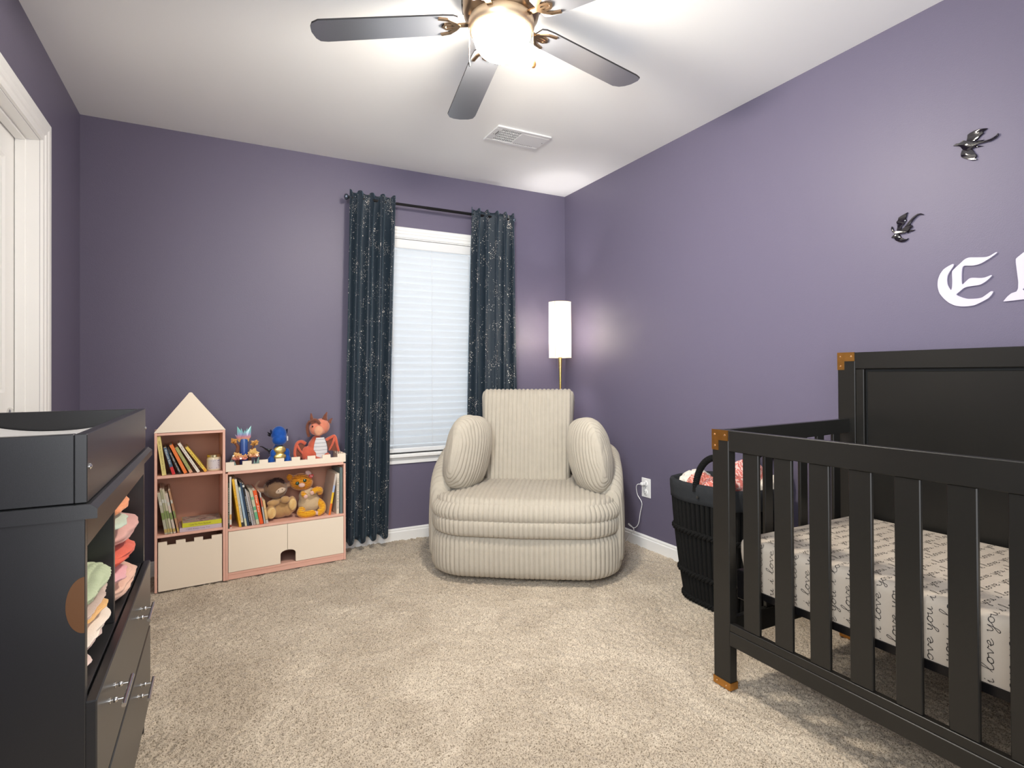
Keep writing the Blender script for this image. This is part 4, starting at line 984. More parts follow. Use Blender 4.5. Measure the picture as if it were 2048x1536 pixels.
# tower
pb('tower_side', PINK, 0, t_, 0, DB, 0, .795); pb('tower_side', PINK, TW - t_, TW, 0, DB, 0, .795)
pb('tower_top', PINK, t_, TW - t_, 0, DB, .781, .793)
pb('tower_shelf', PINK, t_, TW - t_, .002, DB, .565, .579); pb('tower_shelf', PINK, t_, TW - t_, .002, DB, .270, .282)
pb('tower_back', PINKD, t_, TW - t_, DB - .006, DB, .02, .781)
gable = [(-.002, .7955), (.148, .990)] + [(.157 + .0125 * math.cos(a), .983 + .0125 * math.sin(a)) for a in np.linspace(math.radians(142), math.radians(38), 7)] + [(.166, .990), (.317, .7955)]
obj('gable', G().prism(gable, 0.0, .014, 'y'), CREAM, bc, world=False)
# crenellated outline helper
def cren(s0, s1, z0, zlow, zhigh, notches):
    p = [(s0, z0), (s1, z0), (s1, zhigh)]
    for a, b in sorted(notches, reverse=True): p += [(b, zhigh), (b, zlow), (a, zlow), (a, zhigh)]
    p += [(s0, zhigh)]
    q = []
    for x in p:
        if not q or math.dist(q[-1], x) > 1e-5: q.append(x)
    return q
bin_ = obj('storage_bin', G().tess(cren(.016, TW - .016, .004, .230, .248, [(.054, .092), (.134, .172), (.212, .251)]), .001, .013, 'y'), CREAM, bc, world=False)
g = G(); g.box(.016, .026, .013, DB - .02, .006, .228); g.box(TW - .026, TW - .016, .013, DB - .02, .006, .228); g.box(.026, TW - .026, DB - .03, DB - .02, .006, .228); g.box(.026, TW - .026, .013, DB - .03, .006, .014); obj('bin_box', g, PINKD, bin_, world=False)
# castle body
pb('castle_side', PINK, TW + .0005, TW + t_, 0, DB, 0, .562); pb('castle_side', PINK, BW - t_, BW, 0, DB, 0, .562)
pb('castle_top', PINK, TW + t_, BW - t_, 0, DB, .556, .571)
pb('castle_shelf', PINK, TW + t_, BW - t_, .002, DB, .256, .269)
pb('castle_floor', PINK, TW + t_, BW - t_, .002, DB, .026, .038); pb('kick_board', PINK, TW + t_, BW - t_, .004, .016, 0.0, .026)
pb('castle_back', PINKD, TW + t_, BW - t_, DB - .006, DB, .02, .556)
nt_ = [(.357, .397), (.441, .480), (.523, .563), (.606, .646), (.690, .731), (.774, .813), (.858, .898)]
obj('battlement', G().tess(cren(TW + .002, BW, .572, .602, .621, nt_), -.0005, .012, 'y'), CREAM, bc, world=False)
obj('side_battlement', G().tess(cren(.012, DB, .572, .602, .621, [(.04, .062), (.084, .106), (.128, .150), (.172, .194), (.212, .225)]), BW - .012, BW, 'x'), CREAM, bc, world=False)
sa = .623
def door_poly(a, b, left):
    r_ = .040; z0, z1 = .040, .254; c = sa + .003; top_ = .112
    arc = [(c + r_ * math.cos(q), top_ - .022 + .022 * math.sin(q)) for q in np.linspace(PI / 2, PI if left else 0, 8)]
    if left: return [(a, z0), (c - r_, z0)] + arc[::-1][0:0] + [(c - r_, top_ - .022)] + arc[::-1][1:] + [(b, top_), (b, z1), (a, z1)]
    return [(b, z0), (c + r_, z0)] + [(c + r_, top_ - .022)] + arc[::-1][1:] + [(a, top_), (a, z1), (b, z1)]
obj('cabinet_door', G().tess(door_poly(TW + t_ + .002, sa - .001, True), .000, .012, 'y'), CREAM, bc, world=False)
obj('cabinet_door', G().tess(door_poly(sa + .001, BW - t_ - .002, False), .000, .012, 'y'), CREAM, bc, world=False)

# ------------------------------------------------------------------ books
def book(s, z, w, h, dep, lean, col, label, grp, title=None, tcol=(.9, .9, .88), d0=.012, bands=(), tfrac=(.12, .88), hard=True, cover=None, th=.62):
    """upright book: pivot at lower-left spine corner (s,z); lean>0 tilts the top to the left"""
    lx = bw(s, d0, z)
    o = thing('book', label, 'book', lx, BA, grp)
    R = Matrix.Rotation(-lean, 4, 'Y'); c = .0016 if hard else .0007; inn = .0022 if hard else .0
    m = mat('cover_' + '_'.join('%02d' % int(v * 99) for v in col), col, .45)
    mc_ = mat('cover_' + '_'.join('%02d' % int(v * 99) for v in cover), cover, .45) if cover else m
    g = G(); g.box(0, w, 0, c, 0, h, .0004, M=R); g.box(0, c, c, dep, 0, h, 0, M=R); g.box(w - c, w, c, dep, 0, h, 0, M=R)
    obj('cover', g, m, o, world=False)
    obj('pages', G().box(c, w - c, c, dep - inn, inn, h - inn, 0, M=R), PAPER, o, world=False)
    for z0, z1, bcol in bands: obj('spine_band', G().box(.0003, w - .0003, -.0004, .001, z0 * h, z1 * h, 0, M=R), mat('cover_' + '_'.join('%02d' % int(v * 99) for v in bcol), bcol, .45), o, world=False)
    if title:
        L = (tfrac[1] - tfrac[0]) * h; hh = w * th
        og = R @ Vector(((w - hh) / 2, -.0008, h * tfrac[1])); obj('title', text_geo(title, og, R.to_3x3() @ Vector((0, 0, -1)), R.to_3x3() @ Vector((1, 0, 0)), L, hh), mat('ink_' + '_'.join('%02d' % int(v * 99) for v in tcol), tcol, .6), o, world=False)
    return o
def lean_of(bl, tl): return math.atan2(bl[0] - tl[0], tl[1] - bl[1])
A = 'leaning books on the top tower shelf'
Z1 = .5792
book(.0330, Z1, .0185, .199, .17, .128, (.70, .60, .22), 'tall pale yellow book at the left end of the top tower shelf', A, 'OH, WE WISHED FOR YOU', (.30, .24, .04), th=.45)
book(.0765, Z1, .0145, .142, .15, .275, (.05, .10, .16), 'dark blue book with a red foot on the top tower shelf', A, 'Welcome Bear', (.75, .75, .70), bands=((0, .28, (.62, .02, .02)),), tfrac=(.38, .95))
book(.1070, Z1, .0115, .140, .15, .385, (.014, .012, .012), 'black book with white lettering on the top tower shelf', A, 'Good Night, Good Night', (.85, .82, .75), tfrac=(.08, .85))
book(.1285, Z1, .0150, .162, .15, .410, (.80, .19, .03), 'orange book leaning on the top tower shelf', A, None, (.95, .55, .25), th=.3)
book(.1535, Z1, .0145, .150, .15, .455, (.33, .34, .11), 'olive green book leaning on the top tower shelf', A, 'Guess How Much', (.55, .50, .22), bands=((0, .12, (.70, .35, .22)),))
book(.1875, Z1, .0130, .178, .15, .520, (.80, .72, .62), 'white book leaning furthest up the top tower shelf', A, 'Brown Bear, Brown Bear', (.10, .09, .08), th=.35)
book(.2210, Z1, .0125, .158, .15, .590, (.82, .58, .08), 'bright yellow book lying lowest beside the jar on the top tower shelf', A, 'All the Animals I Read', (.16, .12, .02), bands=((0, .13, (.80, .38, .02)),), th=.45, tfrac=(.18, .85))
A = 'thin storybooks on the middle tower shelf'; Z2 = .2825
cl_ = [(.42, .40, .30), (.34, .33, .20), (.55, .50, .36), (.60, .50, .42), (.45, .24, .13)]
mz = [(.0445, .0125, .214, .155, 'leftmost thin storybook leaning on the middle tower shelf, worn yellow edge'), (.0585, .0095, .230, .158, 'second thin storybook on the middle tower shelf, olive green'), (.0695, .0090, .228, .162, 'third thin storybook on the middle tower shelf, pale cream'), (.0820, .0110, .208, .178, 'fourth thin storybook on the middle tower shelf, pinkish beige'), (.0990, .0090, .222, .185, 'brown covered storybook leaning over the others on the middle tower shelf')]
for (s, w, h, ln, lb), cc in zip(mz, cl_): book(s, Z2, w, h, .20, ln, cc, lb, A, None, hard=False, bands=((.35, .52, (.20, .26, .08)), (.04, .12, (.50, .36, .10)), (.7, .78, (.55, .55, .48))), cover=None)
def flatbook(s0, s1, z0, z1, d0, d1, col, label, title, tcol, bands=(), tilt=0):
    lx = bw((s0 + s1) / 2, (d0 + d1) / 2, z0); o = thing('book', label, 'book', lx, BA, 'stacked picture books on the middle tower shelf')
    hw, hd, h = (s1 - s0) / 2, (d1 - d0) / 2, z1 - z0; c = .0018
    m = mat('cover_' + '_'.join('%02d' % int(v * 99) for v in col), col, .4)
    g = G(); g.box(-hw, hw, -hd, -hd + c, 0, h, .0005); g.box(-hw, hw, -hd + c, hd, 0, c, 0); g.box(-hw, hw, -hd + c, hd, h - c, h, 0); obj('cover', g, m, o, world=False)
    obj('pages', G().box(-hw + .003, hw - .003, -hd + c, hd - .003, c, h - c), PAPER, o, world=False)
    obj('title', text_geo(title, (-hw + .03, -hd - .0005, h * .25), (1, 0, 0), (0, 0, 1), (s1 - s0) * .55, h * .5), mat('ink_' + '_'.join('%02d' % int(v * 99) for v in tcol), tcol, .6), o, world=False)
    return o, hw, hd, h
flatbook(.108, .2995, Z2, .3040, .012, .17, (.58, .47, .52), 'lilac picture book lying flat at the bottom of the stack on the middle tower shelf', 'I Will Always Love You', (.20, .12, .28))
o, hw, hd, h = flatbook(.120, .2985, .3046, .3265, .012, .165, (.62, .60, .03), 'yellow-green picture book lying on top of the lilac one', 'I Love You More, Rainbows', (.22, .20, .02))
m = mat('picture_cover', (.4, .4, .4), .3); t = m.node_tree.nodes.new('ShaderNodeTexNoise'); t.inputs['Scale'].default_value = 14; t.inputs['Distortion'].default_value = 2.5
ramp_over(m, t, 'Fac', [(.30, (.05, .03, .06)), (.42, (.35, .25, .2)), (.52, (.60, .42, .36)), (.60, (.25, .33, .30)), (.72, (.45, .45, .12))])
obj('cover_picture', G().box(-hw + .002, hw - .002, -hd + .004, hd - .002, h - .0003, h + .0004), m, o, world=False)
# castle shelf books
A = 'books at the left of the castle shelf'; Z3 = .2694
def cb(bl, br, tl, col, label, title=None, tcol=(.9, .9, .85), **k):
    ln = lean_of(bl, tl); w = (br[0] - bl[0]) * math.cos(ln); h = math.dist(bl, tl)
    book(bl[0] + .0008, Z3, max(.004, w - .0008), h, .19, ln, col, label, A if 'g' not in k else k.pop('g'), title, tcol, **k)
cb((.3275, .267), (.3345, .267), (.3275, .510), (.02, .045, .02), 'dark green thin book upright at the far left of the castle shelf', 'DRAGONS LOVE TACOS', (.8, .8, .7), th=.5)
cb((.3350, .265), (.3455, .265), (.334, .538), (.72, .68, .60), 'white thin book with orange band beside the dark green one', None, bands=((.17, .27, (.75, .38, .12)), (.02, .07, (.3, .05, .03))))
cb((.3815, .276), (.3935, .277), (.3455, .535), (.82, .47, .02), 'golden yellow book leaning on the castle shelf', 'LITTLE BLUE TRUCK', (.55, .20, .02), th=.5)
cb((.3935, .278), (.4055, .279), (.3575, .535), (.72, .66, .52), 'cream spined book leaning against the golden yellow one', 'Counting Sheep', (.25, .25, .22), bands=((0, .09, (.03, .03, .03)),), th=.5)
cb((.4095, .270), (.4205, .272), (.3765, .482), (.36, .48, .58), 'pale blue shorter book leaning on the castle shelf', None, bands=((0, .2, (.62, .62, .42)), (.92, 1, (.6, .68, .5))))
cb((.4215, .274), (.4315, .273), (.3835, .509), (.02, .05, .10), 'navy book leaning between the pale blue and the black books', None)
cb((.4325, .273), (.4435, .271), (.3945, .502), (.013, .013, .013), 'black book with white lettering leaning on the castle shelf', 'GOODNIGHT MOON', (.80, .78, .70), bands=((.92, .97, (.7, .7, .65)),), tfrac=(.1, .7), th=.5)
cb((.4445, .293), (.4500, .294), (.4080, .492), (.60, .60, .62), 'thin silver-white booklet leaning on the castle shelf', None, hard=False)
cb((.4510, .293), (.4645, .294), (.4155, .473), (.40, .35, .32), 'grey book leaning on the castle shelf', "There's No Place", (.12, .08, .08), th=.4)
cb((.4660, .287), (.4820, .289), (.4300, .477), (.56, .54, .38), 'pale green patterned book leaning beside the orange-red book', None, bands=((.42, .52, (.12, .38, .20)), (.15, .36, (.14, .42, .22)), (.72, .80, (.2, .45, .26))))
cb((.4835, .289), (.5025, .291), (.4475, .475), (.80, .10, .01), 'orange-red thick book leaning on the castle shelf', 'Dear Zoo', (.95, .85, .7), tfrac=(.35, .85), bands=((.36, .38, (.6, .05, .01)),), th=.5)
cb((.5045, .293), (.5125, .293), (.4800, .463), (.45, .46, .44), 'thin silver paperback leaning next to the plush ox', None, bands=((.55, .85, (.60, .12, .06)),), hard=False)
cb((.5140, .291), (.5270, .292), (.4960, .418), (.72, .46, .20), 'small tan board book right beside the plush ox', None, bands=((.62, .63, (.02, .02, .02)), (.16, .175, (.02, .02, .02)), (0, .15, (.6, .5, .45))))
A2 = 'books at the right of the castle shelf'
cb((.9130, .270), (.9290, .271), (.9140, .539), (.12, .17, .17), 'grey-green tall book upright at the right end of the castle shelf', None, (.5, .5, .5), g=A2)
cb((.8935, .275), (.9090, .275), (.8960, .511), (.74, .64, .52), 'cream book with small black lettering near the right end', 'THE BOY IN THE BOOK', (.08, .07, .06), g=A2, th=.4)
o = book(.8480, Z3, .012, .238, .19, -.165, (.55, .44, .36), 'picture book with yellow and orange cover tilted against the cream book', A2, None, bands=((0, .28, (.82, .16, .01)), (.28, .55, (.86, .52, .02)), (.55, .72, (.35, .42, .60)), (.72, 1, (.55, .48, .42))))

# jar candle
j = thing('candle_jar', 'cream candle in a glass jar with gold lid on the top tower shelf', 'jar', bw(.2665, .062, .579), BA)
JW = mat('candle_wax', (.78, .66, .46), .4)
obj('jar_glass', G().lathe([(.0001, 0), (.031, 0), (.0345, .004), (.0345, .062), (.031, .069), (.030, .073)], n=32), mat('candle_glass', (.74, .63, .45), .12, coat=.8), j, smooth=True, world=False)
obj('lid', G().lathe([(.032, .071), (.033, .072), (.033, .083), (.0315, .0845), (.0001, .0845)], n=32), mat('gold_lid', (.72, .62, .38), .25, metal=1), j, smooth=True, world=False)
g = G(); rows = [[(.0349 * math.cos(a), .0349 * math.sin(a), z) for a in np.linspace(math.radians(190), math.radians(318), 24)] for z in (.010, .060)]; g.grid(rows)
lm = mat('jar_label', (.62, .57, .58), .5); lb_ = obj('label', g, lm, j, world=False)
g = G(); rj = random.Random(4)
for k in range(46):
    a = math.radians(rj.choice([rj.uniform(192, 315), rj.uniform(296, 315)])); z = rj.choice([rj.uniform(.050, .058), rj.uniform(.012, .058) if a > math.radians(295) else rj.uniform(.012, .018)]); x, y = .0352 * math.cos(a), .0352 * math.sin(a); q = .0016
    g.add([(x, y, z - q), (x + q * math.cos(a + PI / 2), y + q * math.sin(a + PI / 2), z), (x, y, z + q), (x - q * math.cos(a + PI / 2), y - q * math.sin(a + PI / 2), z)], [(0, 1, 2, 3)])
obj('label_flowers', g, mat('label_purple', (.10, .07, .16), .6), lb_, world=False)
# ------------------------------------------------------------------ plush toys
def fur(name, col, var=.15, sc_=60, bump=1.0): return mat(name, col, .95, bump=bump, bscale=420, var=var, vscale=sc_, sheen=.5, spec=.1)
# ox
ox = thing('plush_ox', 'brown plush ox with curved horns seated on the castle shelf', 'soft toy', bw(.598, .085, .2695), BA)
blob('body', [((0, .02, .050), (.062, .050, .050)), ((0, .02, .080), (.050, .042, .045)), ((-.052, -.022, .048), (.028, .034, .040)), ((.060, -.022, .078), (.026, .030, .046)), ((.040, -.005, .050), (.030, .035, .040)), ((-.040, -.028, .098), (.034, .020, .018)), ((.020, -.040, .112), (.026, .020, .021))], fur('tan_fur', (.50, .30, .13)), ox, .0045)
hd_ = blob('head', [((-.020, .03, .166), (.066, .050, .054)), ((-.018, .0, .158), (.052, .036, .044))], fur('brown_fur', (.23, .135, .075)), ox, .0045)
obj('muzzle', G().ell((-.004, -.028, .163), (.030, .012, .017), (math.radians(-20), math.radians(-14), 0)), fur('beige_muzzle', (.60, .46, .34), bump=.3), hd_, smooth=True, world=False)
for dx, dz in ((-.012, .001), (.008, .007)): obj('nostril', G().ell((dx - .003, -.0405, .164 + dz), (.0022, .002, .0034)), mat('dark_brown_thread', (.03, .015, .01), .6), hd_, smooth=True, world=False)
for sg in (-1, 1):
    pts = [(-.02 + sg * .052, .03, .170 + sg * .006), (-.02 + sg * .082, .03, .176 + sg * .008), (-.02 + sg * .100, .03, .194 + sg * .012), (-.02 + sg * .098, .028, .214 + sg * .012), (-.02 + sg * .082, .027, .228 + sg * .008)]
    obj('horn', G().tube(spline(pts, 5), lambda t: .013 * (1 - t) + .003, 10), fur('horn_beige', (.42, .26, .17), bump=.3), hd_, smooth=True, world=False)
g = G(); rh = random.Random(2)
for k in range(520):
    a = rh.uniform(-1, 1); x = -.022 + a * .044; y = .03 + rh.uniform(-.03, .02); z = .208 - .016 * a * a + .006 * a
    g.tube([(x, y, z - .008), (x + rh.uniform(-.006, .006), y - .004, z + .008), (x + rh.uniform(-.012, .006), y - .010, z + rh.uniform(.010, .022))], lambda t: .0019 * (1 - t) + .0004, 4)
tf = obj('hair_tuft', g, mat('dark_tuft', (.05, .022, .02), .9), hd_, world=False); tf['kind'] = 'stuff'
for x, z, rx, rz in ((-.052, .048, .024, .031), (.060, .082, .021, .033)):
    sl_ = obj('sole_patch', G().ell((x, -.050 if x < 0 else -.046, z), (rx, .010, rz)), fur('sole_cream', (.72, .50, .22), bump=.2), ox, smooth=True, world=False)
    for k in range(6):
        zz = z - rz * .55 + rz * 1.15 * k / 5; ww = rx * .9 * math.sqrt(max(0, 1 - ((zz - z) / rz) ** 2)); yy = (-.060 if x < 0 else -.056)
        dy = .010 * (1 - math.sqrt(max(0, 1 - ((zz - z) / rz) ** 2)))
        obj('stitched_stripe', G().tube([(x - ww * .8, yy + dy + .0035, zz - .004), (x, yy + dy - .0003, zz), (x + ww * .8, yy + dy + .0035, zz + .004)], .0011, 5), mat('orange_thread', (.62, .26, .04), .7), sl_, world=False)
# tiger cat
tg = thing('plush_tiger', 'orange striped plush tiger cat with green eyes seated on the castle shelf', 'soft toy', bw(.745, .085, .2695), BA)
def striped(name, c1, c2, sc_=38):
    m = fur(name, c1); t = m.node_tree.nodes.new('ShaderNodeTexWave'); t.bands_direction = 'Z'; t.inputs['Scale'].default_value = sc_; t.inputs['Distortion'].default_value = 3.0; t.inputs['Detail Scale'].default_value = 2
    ramp_over(m, t, 'Fac', [(0, c1), (.60, c1), (.74, c2), (1, c2)]); return m
ST = striped('tiger_stripes', (.72, .30, .02), (.30, .075, .01)); ST2 = striped('tiger_limb_stripes', (.85, .48, .03), (.60, .17, .01), 44)
blob('body', [((.018, .02, .060), (.066, .047, .058)), ((.010, .02, .105), (.052, .040, .052))], fur('cream_plush', (.62, .46, .28)), tg, .0045)
hd_ = blob('head', [((-.032, .02, .192), (.062, .050, .050)), ((-.012, .02, .186), (.050, .046, .046))], ST, tg, .0045)
obj('limb', G().tube(spline([(-.030, -.005, .035), (-.042, -.030, .022), (-.020, -.052, .016), (.018, -.058, .020), (.024, -.058, .021)], 6), lambda t: .022 - .004 * t, 14), ST2, tg, smooth=True, world=False)
obj('limb', G().tube(spline([(.066, .01, .068), (.080, -.015, .050), (.076, -.040, .028), (.055, -.055, .018), (.046, -.056, .016)], 6), lambda t: .022 - .004 * t, 14), ST2, tg, smooth=True, world=False)
obj('limb', G().tube(spline([(.072, .0, .120), (.068, -.018, .140), (.045, -.030, .146), (.022, -.040, .136)], 6), lambda t: .016 + .002 * math.sin(PI * t), 12), ST2, tg, smooth=True, world=False)
obj('limb', G().tube(spline([(-.025, -.005, .130), (-.024, -.025, .125), (-.016, -.035, .118)], 6), .014, 12), ST2, tg, smooth=True, world=False)
for c in ((.030, -.066, .022), (.044, -.066, .018), (.018, -.048, .134), (-.016, -.042, .116)): obj('paw', G().ell(c, (.012, .008, .012)), fur('pale_pink_plush', (.72, .46, .38), bump=.3), tg, smooth=True, world=False)
mz_ = obj('muzzle', G().ell((-.036, -.034, .182), (.018, .012, .013)), fur('pale_pink_plush', (.72, .46, .38), bump=.3), hd_, smooth=True, world=False)
for x, z in ((-.058, .193), (-.018, .205)):
    obj('eye', G().ell((x, -.026, z), (.0105, .006, .0105)), mat('green_eye', (.008, .05, .02), .08, coat=1), hd_, smooth=True, world=False)
obj('ear', G().ell((-.090, .02, .222), (.018, .010, .021), (0, math.radians(-30), 0)), ST, hd_, smooth=True, world=False)
obj('ear', G().ell((.010, .010, .240), (.019, .008, .013), (0, math.radians(35), 0)), fur('pale_pink_ear', (.66, .46, .42), bump=.3), hd_, smooth=True, world=False)
ht = []
for k in range(28):
    a = 2 * PI * k / 28; ht.append((.018 + .00085 * 16 * math.sin(a) ** 3 * 1.0, .226 + .00085 * (13 * math.cos(a) - 5 * math.cos(2 * a) - 2 * math.cos(3 * a) - math.cos(4 * a))))
tgp = obj('heart_tag', G().tess(ht, -.022, -.0205, 'y'), mat('red_tag', (.50, .02, .02), .4), hd_, world=False)
obj('tag_print', G().tube([(.012, -.0225, .222), (.015, -.0225, .230), (.020, -.0225, .228), (.022, -.0225, .221), (.026, -.0225, .229)], .0011, 5), mat('tag_white', (.8, .75, .7), .5), tgp, world=False)
# crystal flower ornament on the battlement top
fl = thing('crystal_flower_figure', 'small rainbow crystal flower ornament on top of the castle, left of the blue toy', 'ornament', bw(.414, .095, .5712), BA)
def petal(g, base, tip, w, th=.004, mid=.45):
    b = Vector(base); t = Vector(tip); d = (t - b); sd = d.cross(Vector((0, 1, 0))).normalized() * w; fr = sd.cross(d).normalized() * th; m_ = b + d * mid
    v = [b, m_ + sd, m_ - fr, m_ - sd, m_ + fr, t]; g.add(v, [(0, 1, 2), (0, 2, 3), (0, 3, 4), (0, 4, 1), (5, 2, 1), (5, 3, 2), (5, 4, 3), (5, 1, 4)])
def grad(name, stops, z0, z1):
    m = mat(name, (.5, .5, .5), .25, coat=.5); nt, p = nodes(m); tc = nt.nodes.new('ShaderNodeTexCoord'); sx = nt.nodes.new('ShaderNodeSeparateXYZ'); mr = nt.nodes.new('ShaderNodeMapRange'); mr.inputs['From Min'].default_value = z0; mr.inputs['From Max'].default_value = z1
    r = nt.nodes.new('ShaderNodeValToRGB'); els = r.color_ramp.elements
    while len(els) < len(stops): els.new(.5)
    for e, (q, c) in zip(els, stops): e.position = q; e.color = (*c, 1)
    nt.links.new(tc.outputs['Object'], sx.inputs[0]); nt.links.new(sx.outputs[2], mr.inputs[0]); nt.links.new(mr.outputs[0], r.inputs[0]); nt.links.new(r.outputs[0], p.inputs['Base Color']); return m
obj('stem', G().lathe([(.024, 0), (.022, .03), (.020, .08), (.021, .150), (.018, .165)], n=24), grad('blue_cylinder', [(0, (.02, .02, .05)), (.4, (.03, .07, .30)), (1, (.04, .12, .35))], 0, .17), fl, smooth=True, world=False)
g = G()
for tip, w in (((-.034, -.01, .232), .019), ((.036, -.01, .232), .019), ((.002, -.026, .212), .017), ((-.014, .0, .222), .012), ((.018, .0, .220), .012), ((-.045, .0, .188), .010), ((.036, .005, .18), .010)): petal(g, (0, -.008, .128), tip, w)
obj('blossom', g, grad('rainbow_petal', [(0, (.62, .62, .12)), (.25, (.75, .42, .14)), (.42, (.62, .25, .30)), (.55, (.30, .35, .55)), (.72, (.22, .52, .52)), (1, (.25, .58, .50))], .128, .232), fl, world=False)
rf = random.Random(9)
def cluster(c, r, n, mat_, name):
    g = G()
    for k in range(n):
        a = rf.uniform(0, 2 * PI); b_ = rf.uniform(-.4, 1.2); d = Vector((math.cos(a) * math.cos(b_), -abs(math.sin(a) * math.cos(b_)) * .7, math.sin(b_))); petal(g, c, Vector(c) + d * r * rf.uniform(.7, 1.1), r * .40, r * .2)
    obj(name, g, mat_, fl, world=False)
CO = grad('coral_blossom', [(0, (.45, .12, .40)), (.4, (.70, .22, .18)), (1, (.78, .48, .16))], .035, .085); OR = mat('amber_blossom', (.62, .30, .07), .35, coat=.4)
cluster((-.036, -.026, .066), .034, 30, CO, 'flower_cluster'); cluster((.000, -.034, .060), .024, 22, CO, 'flower_cluster'); cluster((.042, -.026, .076), .036, 34, CO, 'flower_cluster'); cluster((.026, -.030, .030), .020, 12, grad('lime_blossom', [(0, (.6, .3, .35)), (1, (.55, .6, .15))], .01, .05), 'flower_cluster')
cluster((-.050, -.006, .150), .024, 14, OR, 'flower_cluster'); cluster((.054, -.006, .132), .024, 16, OR, 'flower_cluster')
obj('branch', G().tube(spline([(-.028, 0, .0), (-.034, -.002, .08), (-.030, -.002, .12), (-.050, -.004, .148)], 5), lambda t: .013 - .007 * t, 8), mat('rust_branch', (.20, .07, .03), .5), fl, smooth=True, world=False)
obj('branch', G().tube(spline([(.030, 0, .0), (.030, 0, .07), (.040, 0, .10), (.054, -.004, .130)], 5), lambda t: .010 - .006 * t, 8), mat('rust_branch', (.20, .07, .03), .5), fl, smooth=True, world=False)
g = G()
for b_, t in (((-.058, -.02, 0), (-.070, -.022, .052)), ((-.044, -.03, 0), (-.048, -.032, .045)), ((.052, -.03, 0), (.048, -.032, .048)), ((.062, -.02, 0), (.075, -.02, .07)), ((.008, -.04, 0), (.012, -.042, .034)), ((-.062, 0, 0), (-.056, 0, .08))): petal(g, b_, t, .008, .004, .3)
obj('crystal_leaves', g, mat('pale_teal_crystal', (.28, .45, .40), .2, coat=.6), fl, world=False)
obj('rock_base', G().lathe([(.0001, 0), (.055, 0), (.050, .012), (.03, .018), (.0001, .02)], n=9), mat('dark_rock', (.03, .02, .03), .4), fl, world=False)
# blue dinosaur-like toy
bt = thing('plush_blue_dragon', 'shiny blue plush dragon with gold belly on top of the castle', 'soft toy', bw(.594, .085, .5712), BA)
BLU = fur('blue_velour', (.010, .075, .34), bump=.7, var=.5, sc_=40); BLU.node_tree.nodes['Principled BSDF'].inputs['Roughness'].default_value = .4
blob('body', [((0, .01, .050), (.042, .036, .048)), ((0, .01, .088), (.032, .028, .034)), ((-.044, -.012, .026), (.022, .026, .030)), ((.042, -.012, .026), (.022, .026, .030)), ((-.034, -.014, .070), (.017, .018, .024)), ((.040, -.008, .068), (.017, .016, .028)), ((-.040, -.030, .010), (.016, .018, .012)), ((.040, -.030, .010), (.016, .018, .012))], BLU, bt, .004)
hd_ = blob('head', [((-.001, .0, .172), (.043, .038, .050)), ((-.001, -.020, .146), (.040, .032, .033))], BLU, bt, .004)
GO = mat('crinkled_gold_foil', (.75, .58, .22), .3, metal=.9, bump=1.0, bscale=60)
obj('belly_patch', G().ell((0, -.019, .088), (.033, .014, .026)), GO, bt, smooth=True, world=False); obj('belly_patch', G().ell((0, -.024, .050), (.034, .016, .024)), GO, bt, smooth=True, world=False)
for x in (-.026,): obj('eye', G().ell((x + .003, -.036, .158), (.004, .004, .007)), mat('pale_gold_eye', (.75, .68, .35), .2), hd_, smooth=True, world=False)
for sg in (-1, 1): obj('ear_flap', G().ell((sg * .036, .002, .178), (.007, .016, .028), (0, math.radians(sg * 18), 0)), mat('ink_blue', (.004, .012, .05), .5), hd_, smooth=True, world=False)
g = G(); petal(g, (-.035, .01, .160), (-.060, .01, .192), .008); petal(g, (-.04, .01, .165), (-.062, .01, .176), .005); obj('horn', g, mat('ink_black_foil', (.01, .01, .015), .2), hd_, world=False)
obj('side_tag', G().box(.041, .048, -.004, .008, .136, .162, .001), mat('white_tag', (.75, .72, .72), .5), hd_, world=False)
g = G(); g.tube(spline([(-.030, .02, .075), (-.055, .015, .085), (-.085, .01, .108), (-.100, .008, .113)], 5), lambda t: .007 - .0055 * t, 6); g.add([(-.032, .01, .055), (-.052, .012, .068), (-.062, .012, .100), (-.036, .012, .092), (-.032, .018, .055), (-.052, .02, .068), (-.062, .02, .100), (-.036, .02, .092)], [(0, 1, 2, 3), (4, 7, 6, 5), (0, 4, 5, 1), (1, 5, 6, 2), (2, 6, 7, 3), (3, 7, 4, 0)])
obj('wing', g, mat('ink_black_foil', (.01, .01, .015), .2), bt, world=False)
# red dragon plush
rd = thing('plush_red_dragon', 'coral red plush dragon with white ribbed belly and wings on top of the castle', 'soft toy', bw(.795, .09, .5712), BA)
RED = fur('coral_plush', (.62, .13, .075), var=.25, sc_=22); RUS = fur('rust_plush', (.20, .07, .045), var=.35, sc_=35)
blob('body', [((-.006, .015, .052), (.058, .045, .055)), ((.004, .012, .095), (.045, .038, .045)), ((.008, .008, .125), (.032, .030, .03)), ((-.045, -.026, .016), (.022, .030, .017)), ((.006, -.034, .016), (.020, .026, .017)), ((.052, -.012, .028), (.030, .028, .028)), ((-.050, .01, .050), (.030, .03, .045))], RED, rd, .0045)
hd_ = blob('head', [((.036, .01, .206), (.048, .046, .048)), ((-.002, -.012, .198), (.036, .034, .040)), ((.012, -.020, .182), (.034, .030, .030))], fur('light_coral_plush', (.72, .24, .15), var=.2, sc_=20), rd, .0045)
obj('snout', G().ell((.008, -.042, .186), (.026, .014, .029)), fur('peach_plush', (.74, .36, .22), bump=.6), hd_, smooth=True, world=False)
obj('eye', G().ell((-.026, -.040, .212), (.0042, .004, .0055)), mat('black_bead_eye', (.005, .005, .005), .1), hd_, smooth=True, world=False)
bl_ = G()
rows = []
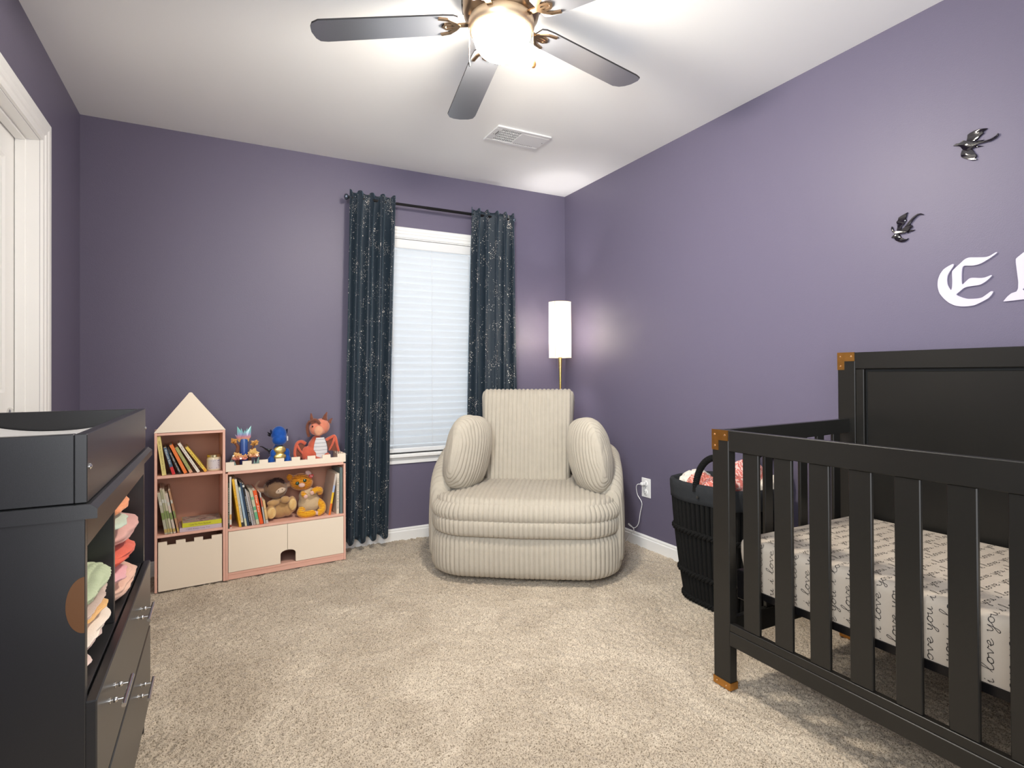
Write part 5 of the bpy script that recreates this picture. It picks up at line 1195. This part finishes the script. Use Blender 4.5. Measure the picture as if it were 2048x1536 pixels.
for i in range(13):
    t = i / 12; z = .020 + .125 * t; hw = .020 + .020 * math.sin(PI * min(1, t * .8 + .15)); yc = -.034 + .012 * t + .006 * math.cos(PI * t)
    rows.append([(.024 + hw * math.sin(a) - .004 * t, yc - .012 * math.cos(a) + .006, z) for a in np.linspace(-1.3, 1.3, 9)])
bp = obj('belly', G().grid(rows), mat('white_belly_cloth', (.72, .70, .70), .8), rd, smooth=True, world=False)
for k in range(6):
    r_ = rows[1 + 2 * k]; obj('belly_seam', G().tube([(p[0], p[1] - .0006, p[2]) for p in r_], .0009, 5), mat('seam_grey', (.14, .15, .17), .7), bp, world=False)
for sg in (-1, 1):
    ox_ = -.055 if sg < 0 else .062; w0 = (ox_, .01, .110 if sg < 0 else .122)
    el = (ox_ + sg * .050, .005, .110 if sg < 0 else .142); tp = (ox_ + sg * .062, -.004, .052 if sg < 0 else .086); bt_ = (ox_ + sg * .040, -.008, .004 if sg < 0 else .052)
    tpb = (ox_ + sg * .070, -.006, .040 if sg < 0 else .054)
    wg = obj('wing', G().tube(spline([w0, (ox_ + sg * .025, .008, w0[2] + .014), el, tp, (tpb if sg > 0 else bt_)], 6), lambda t: .0105 - .003 * t, 10), RED, rd, smooth=True, world=False)
    md_ = (ox_ + sg * .014, -.004, .050 if sg < 0 else .062)
    obj('wing_strut', G().tube(spline([el, ((el[0] + md_[0]) / 2 + sg * .004, -.002, (el[2] + md_[2]) / 2), md_], 5), lambda t: .008 - .003 * t, 8), RED, wg, smooth=True, world=False)
    v = [w0, el, tp, tpb if sg > 0 else bt_, md_]; v = [Vector(p) for p in v]
    obj('wing_membrane', G().add([p + Vector((0, .003, 0)) for p in v] + [p + Vector((0, .008, 0)) for p in v], [(0, 1, 2, 3, 4), (9, 8, 7, 6, 5)] + [(i, i + 5, (i + 1) % 5 + 5, (i + 1) % 5) for i in range(5)]), RUS, wg, world=False)
for b0, t0, r0_ in (((-.018, -.02, .232), (-.030, -.022, .288), .014), ((.052, .0, .245), (.066, .0, .290), .016), ((.078, .0, .225), (.096, .0, .252), .012)):
    obj('horn', G().tube([b0, tuple((Vector(b0) + Vector(t0)) / 2 + Vector((-.003, 0, 0))), t0], lambda t: r0_ * (1 - t) + .003, 10), RUS, hd_, smooth=True, world=False)
obj('brow_ridge', G().tube(spline([(-.040, -.02, .238), (-.012, -.036, .250), (.008, -.040, .236), (.016, -.042, .226)], 5), lambda t: .010 - .004 * abs(2 * t - 1), 8), RUS, hd_, smooth=True, world=False)
obj('mane', G().tube(spline([(-.030, .0, .242), (-.044, .004, .215), (-.042, .01, .180), (-.034, .012, .150)], 5), .010, 8), RUS, hd_, smooth=True, world=False)
